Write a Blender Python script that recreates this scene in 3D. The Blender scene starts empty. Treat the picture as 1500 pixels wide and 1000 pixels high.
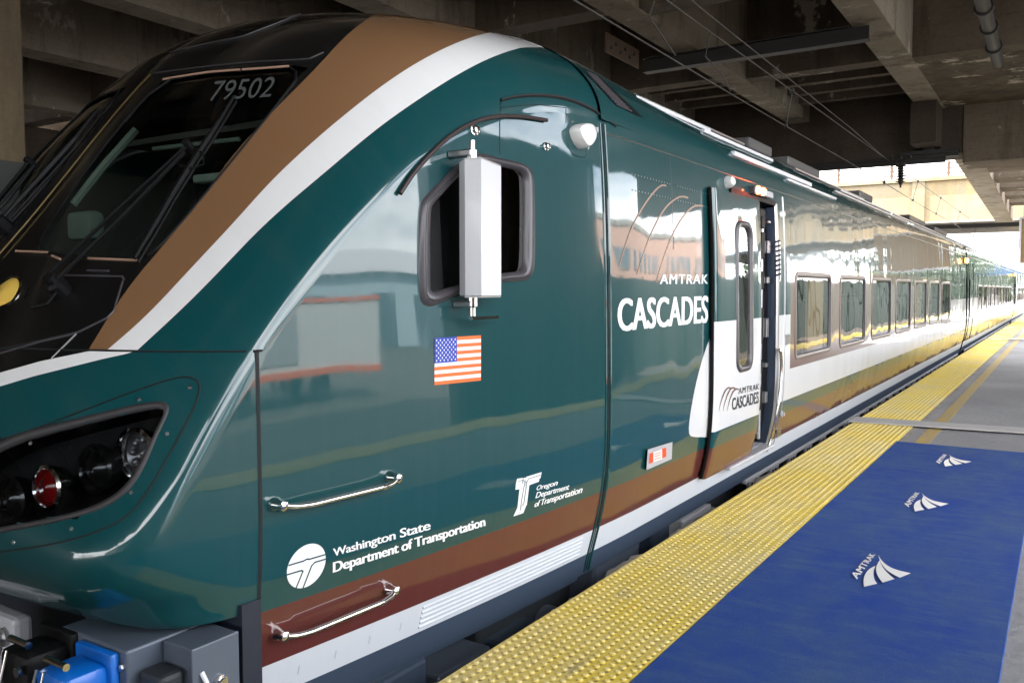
import bpy, bmesh, math, random
import numpy as np
from mathutils import Vector, Matrix
from mathutils.bvhtree import BVHTree
random.seed(7); rng = np.random.RandomState(7)
scn = bpy.context.scene
COL = scn.collection

# ------------------------------------------------------------------ camera
FPX = 1250.0; EYE = 1.5
VPV = np.array([810.0, 76.0, FPX])
AT = VPV/np.linalg.norm(VPV)
AN = np.array([0, FPX, -76.0]); AN /= np.linalg.norm(AN)
AC = np.cross(AN, AT)                       # world x (right), y (along the track), z (up) in camera axes
cam_d = bpy.data.cameras.new('camera'); cam = bpy.data.objects.new('camera', cam_d); COL.objects.link(cam)
cam_d.sensor_width = 36; cam_d.lens = FPX/1500*36; cam_d.clip_start = .05; cam_d.clip_end = 3000
Rm = Matrix(((AC[0], AC[1], -AC[2]), (AT[0], AT[1], -AT[2]), (AN[0], AN[1], -AN[2]))).to_4x4()
cam.matrix_world = Matrix.Translation((0, 0, EYE)) @ Rm
scn.camera = cam

# ------------------------------------------------------------------ world, sun, exposure
SUN_EL, SUN_AZ = math.radians(54), math.radians(252)      # azimuth from +y clockwise, where the light comes from
w = bpy.data.worlds.new('World'); scn.world = w; w.use_nodes = True
nt = w.node_tree; bg = nt.nodes['Background']
sky = nt.nodes.new('ShaderNodeTexSky'); sky.sky_type = 'NISHITA'; sky.sun_disc = False
sky.sun_elevation = SUN_EL; sky.sun_rotation = SUN_AZ
sky.air_density = 1.0; sky.dust_density = 3.0; sky.ozone_density = 1.0
# scattered bright cloud over the physical sky
tc = nt.nodes.new('ShaderNodeTexCoord'); mpn = nt.nodes.new('ShaderNodeMapping'); mpn.inputs['Scale'].default_value = (1, 1, 2.2)
nz = nt.nodes.new('ShaderNodeTexNoise'); nz.inputs['Scale'].default_value = 2.6; nz.inputs['Detail'].default_value = 7; nz.inputs['Roughness'].default_value = .58
cr = nt.nodes.new('ShaderNodeMapRange'); cr.inputs[1].default_value = .30; cr.inputs[2].default_value = .50
mxn = nt.nodes.new('ShaderNodeMix'); mxn.data_type = 'RGBA'; mxn.inputs[7].default_value = (10.5, 10.6, 10.8, 1)
nt.links.new(tc.outputs['Generated'], mpn.inputs[0]); nt.links.new(mpn.outputs[0], nz.inputs['Vector']); nt.links.new(nz.outputs['Fac'], cr.inputs[0]); nt.links.new(cr.outputs[0], mxn.inputs[0])
nt.links.new(sky.outputs[0], mxn.inputs[6]); nt.links.new(mxn.outputs[2], bg.inputs[0]); bg.inputs[1].default_value = .15
sd = bpy.data.lights.new('sun', 'SUN'); sun = bpy.data.objects.new('sun', sd); COL.objects.link(sun)
sd.energy = 4.0; sd.angle = math.radians(.5); sd.color = (1, .95, .87)
sdir = Vector((math.sin(SUN_AZ)*math.cos(SUN_EL), math.cos(SUN_AZ)*math.cos(SUN_EL), math.sin(SUN_EL)))
sun.rotation_euler = sdir.to_track_quat('Z', 'Y').to_euler()
vs = scn.view_settings
vs.view_transform = 'Standard'; vs.look = 'None'; vs.gamma = 1; vs.use_curve_mapping = False
vs.exposure = 2.5
scn.cycles.max_bounces = 8; scn.cycles.diffuse_bounces = 4; scn.cycles.glossy_bounces = 4
scn.cycles.transparent_max_bounces = 8
try:
    scn.cycles.use_denoising = True
except Exception: pass

# ------------------------------------------------------------------ photogrammetry helpers
def ray(u, v):
    d = np.array([u-750.0, 500.0-v, FPX])
    return np.array([d@AC, d@AT, d@AN])
def atz(u, v, z):
    r = ray(u, v); return r*((z-EYE)/r[2])+np.array([0, 0, EYE])
def atx(u, v, x):
    r = ray(u, v); return r*(x/r[0])+np.array([0, 0, EYE])
def aty(u, v, y):
    r = ray(u, v); return r*(y/r[1])+np.array([0, 0, EYE])
def proj(p):
    p = np.asarray(p, float)-np.array([0, 0, EYE])
    q = p[0]*AC+p[1]*AT+p[2]*AN
    return np.array([750+FPX*q[0]/q[2], 500-FPX*q[1]/q[2]])

# ------------------------------------------------------------------ node helpers
MATS = {}
def mat(name, col, rough=.5, metal=0, coat=0, coat_rough=.03, spec=.5, emit=None, emit_s=0, ior=1.5):
    m = bpy.data.materials.new(name); m.use_nodes = True
    b = m.node_tree.nodes['Principled BSDF']
    b.inputs['Base Color'].default_value = (*col, 1); b.inputs['Roughness'].default_value = rough
    b.inputs['Metallic'].default_value = metal; b.inputs['Coat Weight'].default_value = coat
    b.inputs['Coat Roughness'].default_value = coat_rough; b.inputs['Specular IOR Level'].default_value = spec
    b.inputs['IOR'].default_value = ior
    if emit:
        b.inputs['Emission Color'].default_value = (*emit, 1); b.inputs['Emission Strength'].default_value = emit_s
    MATS[name] = m; return m
def N(m, t, **kw):
    n = m.node_tree.nodes.new(t)
    for k, v in kw.items():
        if k in n.inputs: n.inputs[k].default_value = v
        else: setattr(n, k, v)
    return n
def L(m, a, b): m.node_tree.links.new(a, b)
def bsdf(m): return m.node_tree.nodes['Principled BSDF']
def coords(m, scale=(1, 1, 1)):
    g = N(m, 'ShaderNodeNewGeometry'); mp = N(m, 'ShaderNodeMapping'); mp.inputs['Scale'].default_value = scale
    L(m, g.outputs['Position'], mp.inputs['Vector']); return mp.outputs[0]
def noise(m, scale, sc=(1, 1, 1), detail=5, rough=.55):
    n = N(m, 'ShaderNodeTexNoise', Scale=scale, Detail=detail, Roughness=rough); L(m, coords(m, sc), n.inputs['Vector']); return n.outputs['Fac']
def ramp(m, fac, stops):
    r = N(m, 'ShaderNodeValToRGB'); e = r.color_ramp.elements
    while len(e) < len(stops): e.new(.5)
    for k, (p, c) in enumerate(stops):
        e[k].position = p; e[k].color = (*c, 1) if len(c) == 3 else c
    L(m, fac, r.inputs[0]); return r.outputs[0]
def mix(m, fac, a, b, mode='MIX'):
    n = N(m, 'ShaderNodeMix', data_type='RGBA', blend_type=mode)
    if isinstance(fac, (int, float)): n.inputs[0].default_value = fac
    else: L(m, fac, n.inputs[0])
    for i, x in ((6, a), (7, b)):
        if isinstance(x, tuple): n.inputs[i].default_value = (*x, 1)
        else: L(m, x, n.inputs[i])
    return n.outputs[2]
def bump(m, h, dist, strength=1, target='Normal', prev=None):
    b = N(m, 'ShaderNodeBump', Distance=dist, Strength=strength); L(m, h, b.inputs['Height'])
    if prev is not None: L(m, prev, b.inputs['Normal'])
    if target: L(m, b.outputs[0], bsdf(m).inputs[target])
    return b.outputs[0]
def maprange(m, v, a, b, c, d):
    n = N(m, 'ShaderNodeMapRange'); n.inputs[1].default_value = a; n.inputs[2].default_value = b
    n.inputs[3].default_value = c; n.inputs[4].default_value = d; L(m, v, n.inputs[0]); return n.outputs[0]

def paint(name, col, wave=.006, rough=.35, coat=1.0, dirt=.12):
    """glossy coach paint: clear coat over colour, faint waviness of the sheet, faint rain streaks"""
    m = mat(name, col, rough, coat=coat, coat_rough=.025, spec=.15)
    b_ = bsdf(m); b_.inputs['Coat IOR'].default_value = 1.6
    st = noise(m, 3.0, (1, 6, .35), 6, .65)
    f = maprange(m, st, .45, .8, 0, dirt)
    c = mix(m, f, col, tuple(min(1, x*.6+.06) for x in col))
    L(m, c, bsdf(m).inputs['Base Color'])
    rr = maprange(m, noise(m, 5, (1, 5, .5), 4), .35, .75, .015, .075); L(m, rr, bsdf(m).inputs['Coat Roughness'])
    if wave:
        a = noise(m, .9, (1, 1, .7), 1, .4)
        b1 = bump(m, a, wave*3.4, 1, None)
        nn = noise(m, 2.4, (1, 1.3, .38), 0, .3)
        b2 = bump(m, nn, wave*.8, 1, None, b1)
        n3 = noise(m, 9, (1, 1, .22), 0, .3); b2 = bump(m, n3, wave*.07, 1, None, b2)
        L(m, b2, bsdf(m).inputs['Coat Normal']); L(m, b2, bsdf(m).inputs['Normal'])
    return m
TEAL = (.004, .054, .060)
paint('teal', TEAL); paint('white_paint', (.74, .74, .74)); paint('brown_paint', (.20, .105, .05))
paint('maroon', (.105, .026, .023)); paint('sill', (.045, .065, .10), wave=.002, rough=.4, coat=.5)
paint('skirt_white', (.60, .63, .68), wave=.002, coat=.4)
paint('bronze', (.16, .085, .06), wave=.004)
paint('black_gloss', (.006, .006, .006), wave=.001, dirt=.05)
mat('black', (.006, .006, .0065), .5, spec=.15); mat('gap', (.003, .004, .005), .7)
mat('rubber', (.028, .026, .028), .55); mat('frame_grey', (.055, .05, .058), .4, coat=.2)
mat('decal_white', (.85, .85, .85), .35); mat('decal_grey', (.23, .25, .25), .4); mat('alloy_brown', (.30, .26, .25), .4, metal=.6); mat('canopy_blue', (.03, .07, .14), .6); mat('shed_blue', (.36, .46, .52), .7); mat('navy', (.012, .017, .03), .5); mat('gold_glint', (.45, .33, .15), .3, metal=1); mat('number_grey', (.06, .066, .066), .5); mat('decal_dark', (.03, .035, .04), .4)
mat('decal_tan', (.34, .21, .15), .35); mat('flag_blue', (.012, .05, .42), .35); mat('flag_red', (.85, .16, .03), .35)
mat('silver', (.62, .61, .60), .28, metal=1); mat('steel', (.45, .45, .46), .35, metal=1); mat('alu_white', (.72, .73, .77), .3, coat=.4)
mat('chrome', (.75, .74, .72), .12, metal=1)
mat('grey_blue', (.085, .105, .14), .42, coat=.25); mat('cast_grey', (.42, .42, .45), .45)
mat('connector_blue', (.0, .13, .55), .4, coat=.3)
mat('red_glass', (.35, .006, .006), .12, coat=1); mat('yellow_glass', (.75, .5, .1), .15, coat=1)
mat('red_lamp', (.9, .08, .02), .3, emit=(1, .09, .02), emit_s=14); mat('amber_lamp', (.9, .4, .02), .3, emit=(1, .42, .03), emit_s=9)
mat('orange', (.8, .08, .02), .4); mat('under_dark', (.02, .025, .03), .6); mat('interior', (.045, .05, .045), .7)
mat('interior_beige', (.42, .35, .25), .7); mat('seat_dark', (.05, .045, .04), .8); mat('curtain', (.62, .5, .34), .8); mat('seat_green', (.13, .175, .16), .7); mat('door_grey', (.09, .095, .11), .5)
mat('white_plastic', (.75, .74, .73), .35, coat=.3); mat('rubber_brown', (.035, .022, .022), .5)

def glass(name, tint, gloss_rough=.01, base=.08, ior=1.55):
    m = bpy.data.materials.new(name); m.use_nodes = True; t = m.node_tree
    for n in list(t.nodes):
        if n.type != 'OUTPUT_MATERIAL': t.nodes.remove(n)
    o = [n for n in t.nodes if n.type == 'OUTPUT_MATERIAL'][0]
    tr = N(m, 'ShaderNodeBsdfTransparent'); tr.inputs[0].default_value = (*tint, 1)
    gl = N(m, 'ShaderNodeBsdfGlossy', Roughness=gloss_rough)
    f0 = ((ior-1)/(ior+1))**2
    lw = N(m, 'ShaderNodeLayerWeight', Blend=.5); pw = N(m, 'ShaderNodeMath', operation='POWER'); L(m, lw.outputs['Facing'], pw.inputs[0]); pw.inputs[1].default_value = 5
    fr = N(m, 'ShaderNodeMath', operation='MULTIPLY_ADD'); L(m, pw.outputs[0], fr.inputs[0]); fr.inputs[1].default_value = 1-f0; fr.inputs[2].default_value = f0
    bn = N(m, 'ShaderNodeBump', Distance=.004, Strength=1); L(m, noise(m, 1.7, (1, 1, 1), 1), bn.inputs['Height'])
    L(m, bn.outputs[0], gl.inputs['Normal']); L(m, bn.outputs[0], lw.inputs['Normal'])
    ad = N(m, 'ShaderNodeMath', operation='ADD', use_clamp=True); L(m, fr.outputs[0], ad.inputs[0]); ad.inputs[1].default_value = base
    mx = N(m, 'ShaderNodeMixShader'); L(m, ad.outputs[0], mx.inputs[0]); L(m, tr.outputs[0], mx.inputs[1]); L(m, gl.outputs[0], mx.inputs[2])
    L(m, mx.outputs[0], o.inputs[0]); MATS[name] = m; return m
glass('glass_dark', (.32, .36, .36), base=.05); glass('glass_window', (.66, .62, .54), base=.10); glass('lens', (.5, .53, .55), base=.0, ior=1.5)
glass('glass_wind', (.72, .78, .74), base=.015, ior=1.5)

def concrete(name, c1, c2, stain=(.05, .04, .03), efflo=0.0, sc=1.0, streak=1.0, boards=False):
    m = mat(name, c1, .88, spec=.25)
    n1 = noise(m, .55*sc, (1, 1, 1), 8, .6); n2 = noise(m, 2.2*sc, (1, 1, .18), 7, .68); n3 = noise(m, 14*sc, (1, 1, 1), 6, .7)
    c = mix(m, maprange(m, n1, .35, .68, 0, 1), c1, c2)
    c = mix(m, maprange(m, n2, .5, .72, 0, .75*streak), c, stain)
    c = mix(m, maprange(m, n3, .45, .75, 0, .4), c, tuple(x*.5 for x in c1))
    g_ = N(m, 'ShaderNodeNewGeometry'); sx_ = N(m, 'ShaderNodeSeparateXYZ'); L(m, g_.outputs['Position'], sx_.inputs[0])
    nzb = noise(m, 3, (1, 1, 1), 3)
    for ax_, per, wd in ((2, .24, .035), (1, 2.44, .008)):
        dv = N(m, 'ShaderNodeMath', operation='DIVIDE'); L(m, sx_.outputs[ax_], dv.inputs[0]); dv.inputs[1].default_value = per
        fr_ = N(m, 'ShaderNodeMath', operation='FRACT'); L(m, dv.outputs[0], fr_.inputs[0])
        lt = N(m, 'ShaderNodeMath', operation='LESS_THAN'); L(m, fr_.outputs[0], lt.inputs[0]); lt.inputs[1].default_value = wd
        ml = N(m, 'ShaderNodeMath', operation='MULTIPLY'); L(m, lt.outputs[0], ml.inputs[0]); L(m, maprange(m, nzb, .35, .6, 0, .55 if boards else 0), ml.inputs[1])
        c = mix(m, ml.outputs[0], c, tuple(x*.45 for x in c1))
    if efflo:
        n4 = noise(m, .9, (1, 1.4, .7), 9, .72)
        c = mix(m, maprange(m, n4, .585, .62, 0, efflo), c, (.62, .56, .47))
    L(m, c, bsdf(m).inputs['Base Color'])
    bump(m, n3, .012)
    return m
concrete('deck_concrete', (.13, .102, .076), (.19, .155, .118), efflo=.75, boards=True); concrete('girder_concrete', (.27, .225, .175), (.36, .31, .25), efflo=.6, boards=True)
concrete('dark_concrete', (.065, .05, .038), (.10, .08, .06), boards=True); concrete('bridge_concrete', (.24, .19, .115), (.29, .25, .18), (.42, .26, .10), sc=.8, streak=1.1)
concrete('platform_grey', (.26, .26, .275), (.37, .37, .38), (.19, .185, .185), sc=1.1, streak=.4)
concrete('edge_concrete', (.3, .27, .24), (.38, .35, .3)); concrete('far_white', (.8, .8, .78), (.74, .74, .73), (.6, .6, .6), streak=.3)
m = concrete('ballast', (.09, .08, .07), (.15, .135, .12), (.05, .045, .04), sc=3); 
v = N(m, 'ShaderNodeTexVoronoi', Scale=18); L(m, coords(m), v.inputs['Vector']); bump(m, v.outputs['Distance'], .05)
# brick and other cladding
m = mat('brick', (.4, .17, .10), .85); bt = N(m, 'ShaderNodeTexBrick', Scale=1.0)
bt.inputs['Color1'].default_value = (.58, .30, .21, 1); bt.inputs['Color2'].default_value = (.48, .24, .16, 1); bt.inputs['Mortar'].default_value = (.45, .4, .35, 1)
bt.inputs['Brick Width'].default_value = .5; bt.inputs['Row Height'].default_value = .18
mp = coords(m); sx = N(m, 'ShaderNodeSeparateXYZ'); L(m, mp, sx.inputs[0]); cx = N(m, 'ShaderNodeCombineXYZ')
ad = N(m, 'ShaderNodeMath', operation='ADD'); L(m, sx.outputs[0], ad.inputs[0]); L(m, sx.outputs[1], ad.inputs[1]); L(m, ad.outputs[0], cx.inputs[0]); L(m, sx.outputs[2], cx.inputs[1])
L(m, cx.outputs[0], bt.inputs['Vector']); L(m, bt.outputs[0], bsdf(m).inputs['Base Color'])
mat('dark_steel', (.022, .021, .02), .6); mat('rust_steel', (.09, .055, .035), .75); mat('wire', (.06, .055, .05), .6)
concrete('column_tan', (.13, .10, .06), (.17, .13, .08)); mat('wall_green', (.03, .045, .04), .8); mat('sign_brown', (.2, .13, .06), .6); mat('far_glass', (.1, .13, .16), .2)
# carpet
m = mat('carpet', (.012, .045, .23), .75, spec=.2)
a = noise(m, 2.2, (1, .5, 1), 7, .7); b = noise(m, 9, (.35, 1.2, 1), 6, .75); d = noise(m, 260, (1, 1, 1), 2, .6)
c = mix(m, maprange(m, a, .35, .7, 0, 1), (.006, .055, .33), (.050, .115, .28))
c = mix(m, maprange(m, b, .48, .74, 0, .6), c, (.09, .16, .28))
c = mix(m, maprange(m, d, .35, .7, 0, .35), c, (.006, .02, .10))
c = mix(m, maprange(m, noise(m, 38, (1, .5, 1), 5, .8), .66, .74, 0, .5), c, (.22, .24, .28)); L(m, c, bsdf(m).inputs['Base Color'])
bump(m, d, .004); 
b2 = bsdf(m); b2.inputs['Sheen Weight'].default_value = .0; b2.inputs['Sheen Roughness'].default_value = .5
# tactile yellow, worn
m = mat('tactile', (.6, .4, .04), .8, spec=.25)
a = noise(m, 1.3, (1, .6, 1), 8, .7); b = noise(m, 30, (1, 1, 1), 6, .75)
c = mix(m, maprange(m, a, .42, .66, 0, .8), (.80, .60, .09), (.70, .60, .32))
c = mix(m, maprange(m, b, .52, .75, 0, .7), c, (.45, .38, .24))
c = mix(m, maprange(m, noise(m, 75, (1, 1, 1), 3, .7), .58, .75, 0, .7), c, (.16, .12, .06))
sc_ = noise(m, 5, (2.2, .5, 1), 7, .8); c = mix(m, maprange(m, sc_, .56, .68, 0, .6), c, (.22, .19, .14))
g_ = N(m, 'ShaderNodeNewGeometry'); sx_ = N(m, 'ShaderNodeSeparateXYZ'); L(m, g_.outputs['Position'], sx_.inputs[0])
c = mix(m, maprange(m, sx_.outputs[2], .0135, .017, 0, .55), c, (.88, .76, .45))  # paler dome tops: wear and pale highlights painted together
# dark dots beside the domes: their shadow and trapped dirt painted together
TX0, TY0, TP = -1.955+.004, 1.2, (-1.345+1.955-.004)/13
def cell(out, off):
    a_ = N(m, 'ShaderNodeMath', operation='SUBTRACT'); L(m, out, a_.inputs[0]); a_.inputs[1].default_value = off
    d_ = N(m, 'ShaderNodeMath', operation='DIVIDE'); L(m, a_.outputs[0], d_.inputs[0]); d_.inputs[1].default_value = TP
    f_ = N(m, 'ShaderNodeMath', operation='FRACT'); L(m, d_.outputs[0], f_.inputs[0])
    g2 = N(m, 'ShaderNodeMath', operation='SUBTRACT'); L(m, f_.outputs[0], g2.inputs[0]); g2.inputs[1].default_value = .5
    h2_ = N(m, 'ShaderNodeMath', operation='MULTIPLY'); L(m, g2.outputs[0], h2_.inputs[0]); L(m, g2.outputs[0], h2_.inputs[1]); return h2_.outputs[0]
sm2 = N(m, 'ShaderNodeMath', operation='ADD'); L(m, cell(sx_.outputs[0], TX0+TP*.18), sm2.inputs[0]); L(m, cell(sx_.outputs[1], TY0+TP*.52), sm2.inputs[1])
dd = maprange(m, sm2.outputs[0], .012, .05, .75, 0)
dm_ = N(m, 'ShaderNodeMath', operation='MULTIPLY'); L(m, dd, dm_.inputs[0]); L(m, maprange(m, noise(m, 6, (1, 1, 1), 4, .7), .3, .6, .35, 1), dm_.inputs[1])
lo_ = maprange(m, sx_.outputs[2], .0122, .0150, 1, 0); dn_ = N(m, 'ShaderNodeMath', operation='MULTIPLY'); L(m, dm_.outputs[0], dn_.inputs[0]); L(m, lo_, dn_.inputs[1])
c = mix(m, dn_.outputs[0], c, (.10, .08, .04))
dv = N(m, 'ShaderNodeMath', operation='DIVIDE'); L(m, sx_.outputs[1], dv.inputs[0]); dv.inputs[1].default_value = .605
fr_ = N(m, 'ShaderNodeMath', operation='FRACT'); L(m, dv.outputs[0], fr_.inputs[0]); lt = N(m, 'ShaderNodeMath', operation='LESS_THAN'); L(m, fr_.outputs[0], lt.inputs[0]); lt.inputs[1].default_value = .012
sm = N(m, 'ShaderNodeMath', operation='MULTIPLY'); L(m, lt.outputs[0], sm.inputs[0]); sm.inputs[1].default_value = .3
c = mix(m, sm.outputs[0], c, (.12, .10, .06)); L(m, c, bsdf(m).inputs['Base Color'])
m = mat('line_yellow', (.48, .33, .08), .7); a = noise(m, 9, (1, 1, 1), 8, .75)
L(m, mix(m, maprange(m, a, .45, .62, 0, .8), (.46, .32, .08), (.28, .27, .25)), bsdf(m).inputs['Base Color'])
mat('plate', (.42, .41, .41), .6)

# ------------------------------------------------------------------ mesh helpers
class MB:
    def __init__(s): s.v = []; s.f = []; s.m = []; s.mats = []
    def slot(s, name):
        if name not in s.mats: s.mats.append(name)
        return s.mats.index(name)
    def face(s, pts, mt):
        i = len(s.v); s.v += [tuple(p) for p in pts]; s.f.append(tuple(range(i, i+len(pts)))); s.m.append(s.slot(mt))
    def grid(s, P, mt, flip=False, closed=False):
        P = np.asarray(P, float); n, k = P.shape[:2]; i0 = len(s.v); s.v += [tuple(p) for p in P.reshape(-1, 3)]
        sl = s.slot(mt) if isinstance(mt, str) else None
        kk = k if closed else k-1
        for i in range(n-1):
            for j in range(kk):
                j2 = (j+1) % k
                q = (i0+i*k+j, i0+i*k+j2, i0+(i+1)*k+j2, i0+(i+1)*k+j)
                mm = mt if sl is not None else mt(i, j)
                if mm is None: continue
                s.f.append(q[::-1] if flip else q); s.m.append(sl if sl is not None else s.slot(mm))
    def box(s, a, b, mt, bev=0):
        x0, y0, z0 = np.minimum(a, b); x1, y1, z1 = np.maximum(a, b)
        if bev <= 0:
            V = [(x0, y0, z0), (x1, y0, z0), (x1, y1, z0), (x0, y1, z0), (x0, y0, z1), (x1, y0, z1), (x1, y1, z1), (x0, y1, z1)]
            F = [(0, 3, 2, 1), (4, 5, 6, 7), (0, 1, 5, 4), (1, 2, 6, 5), (2, 3, 7, 6), (3, 0, 4, 7)]
            i = len(s.v); s.v += V
            for f in F: s.f.append(tuple(i+k for k in f)); s.m.append(s.slot(mt))
        else:
            bm = bmesh.new(); bmesh.ops.create_cube(bm, size=1)
            for v in bm.verts: v.co = Vector(((x0+x1)/2+v.co.x*(x1-x0), (y0+y1)/2+v.co.y*(y1-y0), (z0+z1)/2+v.co.z*(z1-z0)))
            bmesh.ops.bevel(bm, geom=bm.edges[:], offset=bev, segments=2, profile=.5, affect='EDGES')
            s.add_bm(bm, mt)
    def add_bm(s, bm, mt):
        i = len(s.v); bm.verts.index_update()
        s.v += [tuple(v.co) for v in bm.verts]
        for f in bm.faces: s.f.append(tuple(i+v.index for v in f.verts)); s.m.append(s.slot(mt))
        bm.free()
    def tube(s, pts, r, mt, n=8, cap=True):
        pts = [np.asarray(p, float) for p in pts]; R = []
        up = np.array([0, 0, 1.0])
        for i, p in enumerate(pts):
            d = pts[min(i+1, len(pts)-1)]-pts[max(i-1, 0)]; d /= np.linalg.norm(d)+1e-12
            if i == 0:
                a = np.cross(d, up)
                if np.linalg.norm(a) < .2: a = np.cross(d, [1.0, 0, 0])
            else: a = a-d*(a@d)
            a = a/np.linalg.norm(a); b = np.cross(d, a)
            rr = r[i] if hasattr(r, '__len__') else r
            R.append([p+rr*(math.cos(q)*a+math.sin(q)*b) for q in np.linspace(0, 2*math.pi, n, endpoint=False)])
        i0 = len(s.v); s.grid(R, mt, closed=True)
        if cap:
            sl = s.slot(mt); k = len(pts)
            s.f.append(tuple(i0+j for j in range(n))[::-1]); s.m.append(sl)
            s.f.append(tuple(i0+(k-1)*n+j for j in range(n))); s.m.append(sl)
    def prism(s, poly, vec, mt, back=True):
        """polygon (3D points) swept along vec"""
        poly = [np.asarray(p, float) for p in poly]; vec = np.asarray(vec, float)
        s.face([p+vec for p in poly], mt)
        if back: s.face([p for p in poly][::-1], mt)
        k = len(poly)
        for i in range(k): s.face([poly[i], poly[(i+1) % k], poly[(i+1) % k]+vec, poly[i]+vec], mt)
    def lathe(s, c, ax, prof, mt, n=20):
        """prof: (radius, height) along axis ax from c"""
        c = np.asarray(c, float); ax = np.asarray(ax, float); ax = ax/np.linalg.norm(ax)
        a = np.cross(ax, [0, 0, 1.0])
        if np.linalg.norm(a) < 1e-3: a = np.cross(ax, [1.0, 0, 0])
        a /= np.linalg.norm(a); b = np.cross(ax, a)
        R = [[c+ax*h+r*(math.cos(q)*a+math.sin(q)*b) for q in np.linspace(0, 2*math.pi, n, endpoint=False)] for r, h in prof]
        s.grid(R, mt, closed=True)
    def build(s, name, parent=None, smooth=False, merge=False, recalc=False):
        me = bpy.data.meshes.new(name)
        me.from_pydata([tuple(map(float, v)) for v in s.v], [], s.f)
        for x in s.mats: me.materials.append(MATS[x])
        me.polygons.foreach_set('material_index', s.m)
        if merge or recalc:
            bm = bmesh.new(); bm.from_mesh(me)
            if merge: bmesh.ops.remove_doubles(bm, verts=bm.verts[:], dist=1e-5)
            if recalc: bmesh.ops.recalc_face_normals(bm, faces=bm.faces[:])
            bm.to_mesh(me); bm.free()
        if smooth:
            me.polygons.foreach_set('use_smooth', [True]*len(me.polygons))
            if smooth != 'all':
                try: me.set_sharp_from_angle(angle=math.radians(40))
                except Exception: pass
        me.update()
        o = bpy.data.objects.new(name, me); COL.objects.link(o)
        if parent is not None: attach(o, parent)
        return o
def wloc(o):
    M = Matrix.Identity(4); q = o
    while q is not None:
        M = Matrix.Translation(q.location) @ q.matrix_parent_inverse @ M if False else M
        q = q.parent
    return M
WORLD = {}                                    # world translation of each parent object
def attach(o, p):
    o.parent = p; o.matrix_parent_inverse = Matrix.Translation(-WORLD.get(p.name, Vector((0, 0, 0))))
    WORLD[o.name] = Vector((0, 0, 0))
def tag(o, label=None, cat=None, group=None, kind=None):
    if label: o['label'] = label
    if cat: o['category'] = cat
    if group: o['group'] = group
    if kind: o['kind'] = kind
    return o
def thing(name, loc, label, cat, group=None, kind=None):
    o = bpy.data.objects.new(name, None); COL.objects.link(o); o.location = loc; o.empty_display_size = .2
    WORLD[o.name] = Vector(loc)
    return tag(o, label, cat, group, kind)
def copy_tree(o, parent=None):
    c = o.copy(); COL.objects.link(c)
    if parent is not None:
        c.parent = parent; c.matrix_parent_inverse = o.matrix_parent_inverse.copy()
    for ch in list(o.children): copy_tree(ch, c)
    return c
def spline(xs, ys):
    """natural cubic spline"""
    xs = np.asarray(xs, float); ys = np.asarray(ys, float); n = len(xs); h = np.diff(xs)
    A = np.eye(n); r = np.zeros(n)
    for i in range(1, n-1):
        A[i, i-1] = h[i-1]; A[i, i] = 2*(h[i-1]+h[i]); A[i, i+1] = h[i]; r[i] = 6*((ys[i+1]-ys[i])/h[i]-(ys[i]-ys[i-1])/h[i-1])
    M = np.linalg.solve(A, r)
    def f(x):
        x = min(max(x, xs[0]), xs[-1]); i = min(max(int(np.searchsorted(xs, x))-1, 0), n-2); a = xs[i+1]-x; b = x-xs[i]; hh = h[i]
        return M[i]*a**3/(6*hh)+M[i+1]*b**3/(6*hh)+(ys[i]/hh-M[i]*hh/6)*a+(ys[i+1]/hh-M[i+1]*hh/6)*b
    return f
def lerp(xs, ys): return lambda x: float(np.interp(x, xs, ys))

# text as 2D triangles
def text2d(s, bold=.0, shear=0., space=1.0):
    cu = bpy.data.curves.new('txt', 'FONT'); cu.body = s; cu.size = 1; cu.offset = bold; cu.shear = shear; cu.space_character = space
    cu.resolution_u = 4
    o = bpy.data.objects.new('txt', cu); COL.objects.link(o)
    dg = bpy.context.evaluated_depsgraph_get(); ev = o.evaluated_get(dg); me = ev.to_mesh()
    V = np.array([v.co[:2] for v in me.vertices]); F = [tuple(p.vertices) for p in me.polygons]
    ev.to_mesh_clear(); bpy.data.objects.remove(o); bpy.data.curves.remove(cu)
    lo = V.min(0); hi = V.max(0)
    return (V-lo)/(hi-lo), F
def homography(src, dst):
    A = []
    for (x, y), (u, v) in zip(src, dst):
        A.append([x, y, 1, 0, 0, 0, -u*x, -u*y]); A.append([0, 0, 0, x, y, 1, -v*x, -v*y])
    h = np.linalg.solve(np.array(A), np.array(dst, float).reshape(-1)); H = np.append(h, 1).reshape(3, 3)
    def f(p):
        q = H @ np.array([p[0], p[1], 1.0]); return q[:2]/q[2]
    return f
def quadtext(name, s, quad, where, mt, parent, bold=.0, shear=0., space=1.0, fat=0.0, lift=(.00012, 0, 0)):
    """quad: measured corners (bl, br, tr, tl); where maps a measured point on to the surface in world space"""
    V, F = text2d(s, bold, shear, space); H = homography([(0, 0), (1, 0), (1, 1), (0, 1)], quad)
    b = MB(); nv = len(V)
    for k_, dx in enumerate((0,) if fat == 0 else (0, -fat, fat)):     # extra passes a hair apart make heavier strokes
        W_ = V*np.array([1-2*fat, 1])+np.array([fat+dx, 0])
        b.v += [tuple(where(*H(p))+np.array(lift)*k_) for p in W_]
        b.f += [tuple(i+k_*nv for i in f) for f in F]
    b.m = [0]*len(b.f); b.mats = [mt]
    return b.build(name, parent)
def pip(p, poly):
    x, y = p; c = False; n = len(poly); j = n-1
    for i in range(n):
        xi, yi = poly[i]; xj, yj = poly[j]
        if (yi > y) != (yj > y) and x < (xj-xi)*(y-yi)/(yj-yi)+xi: c = not c
        j = i
    return c
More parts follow.
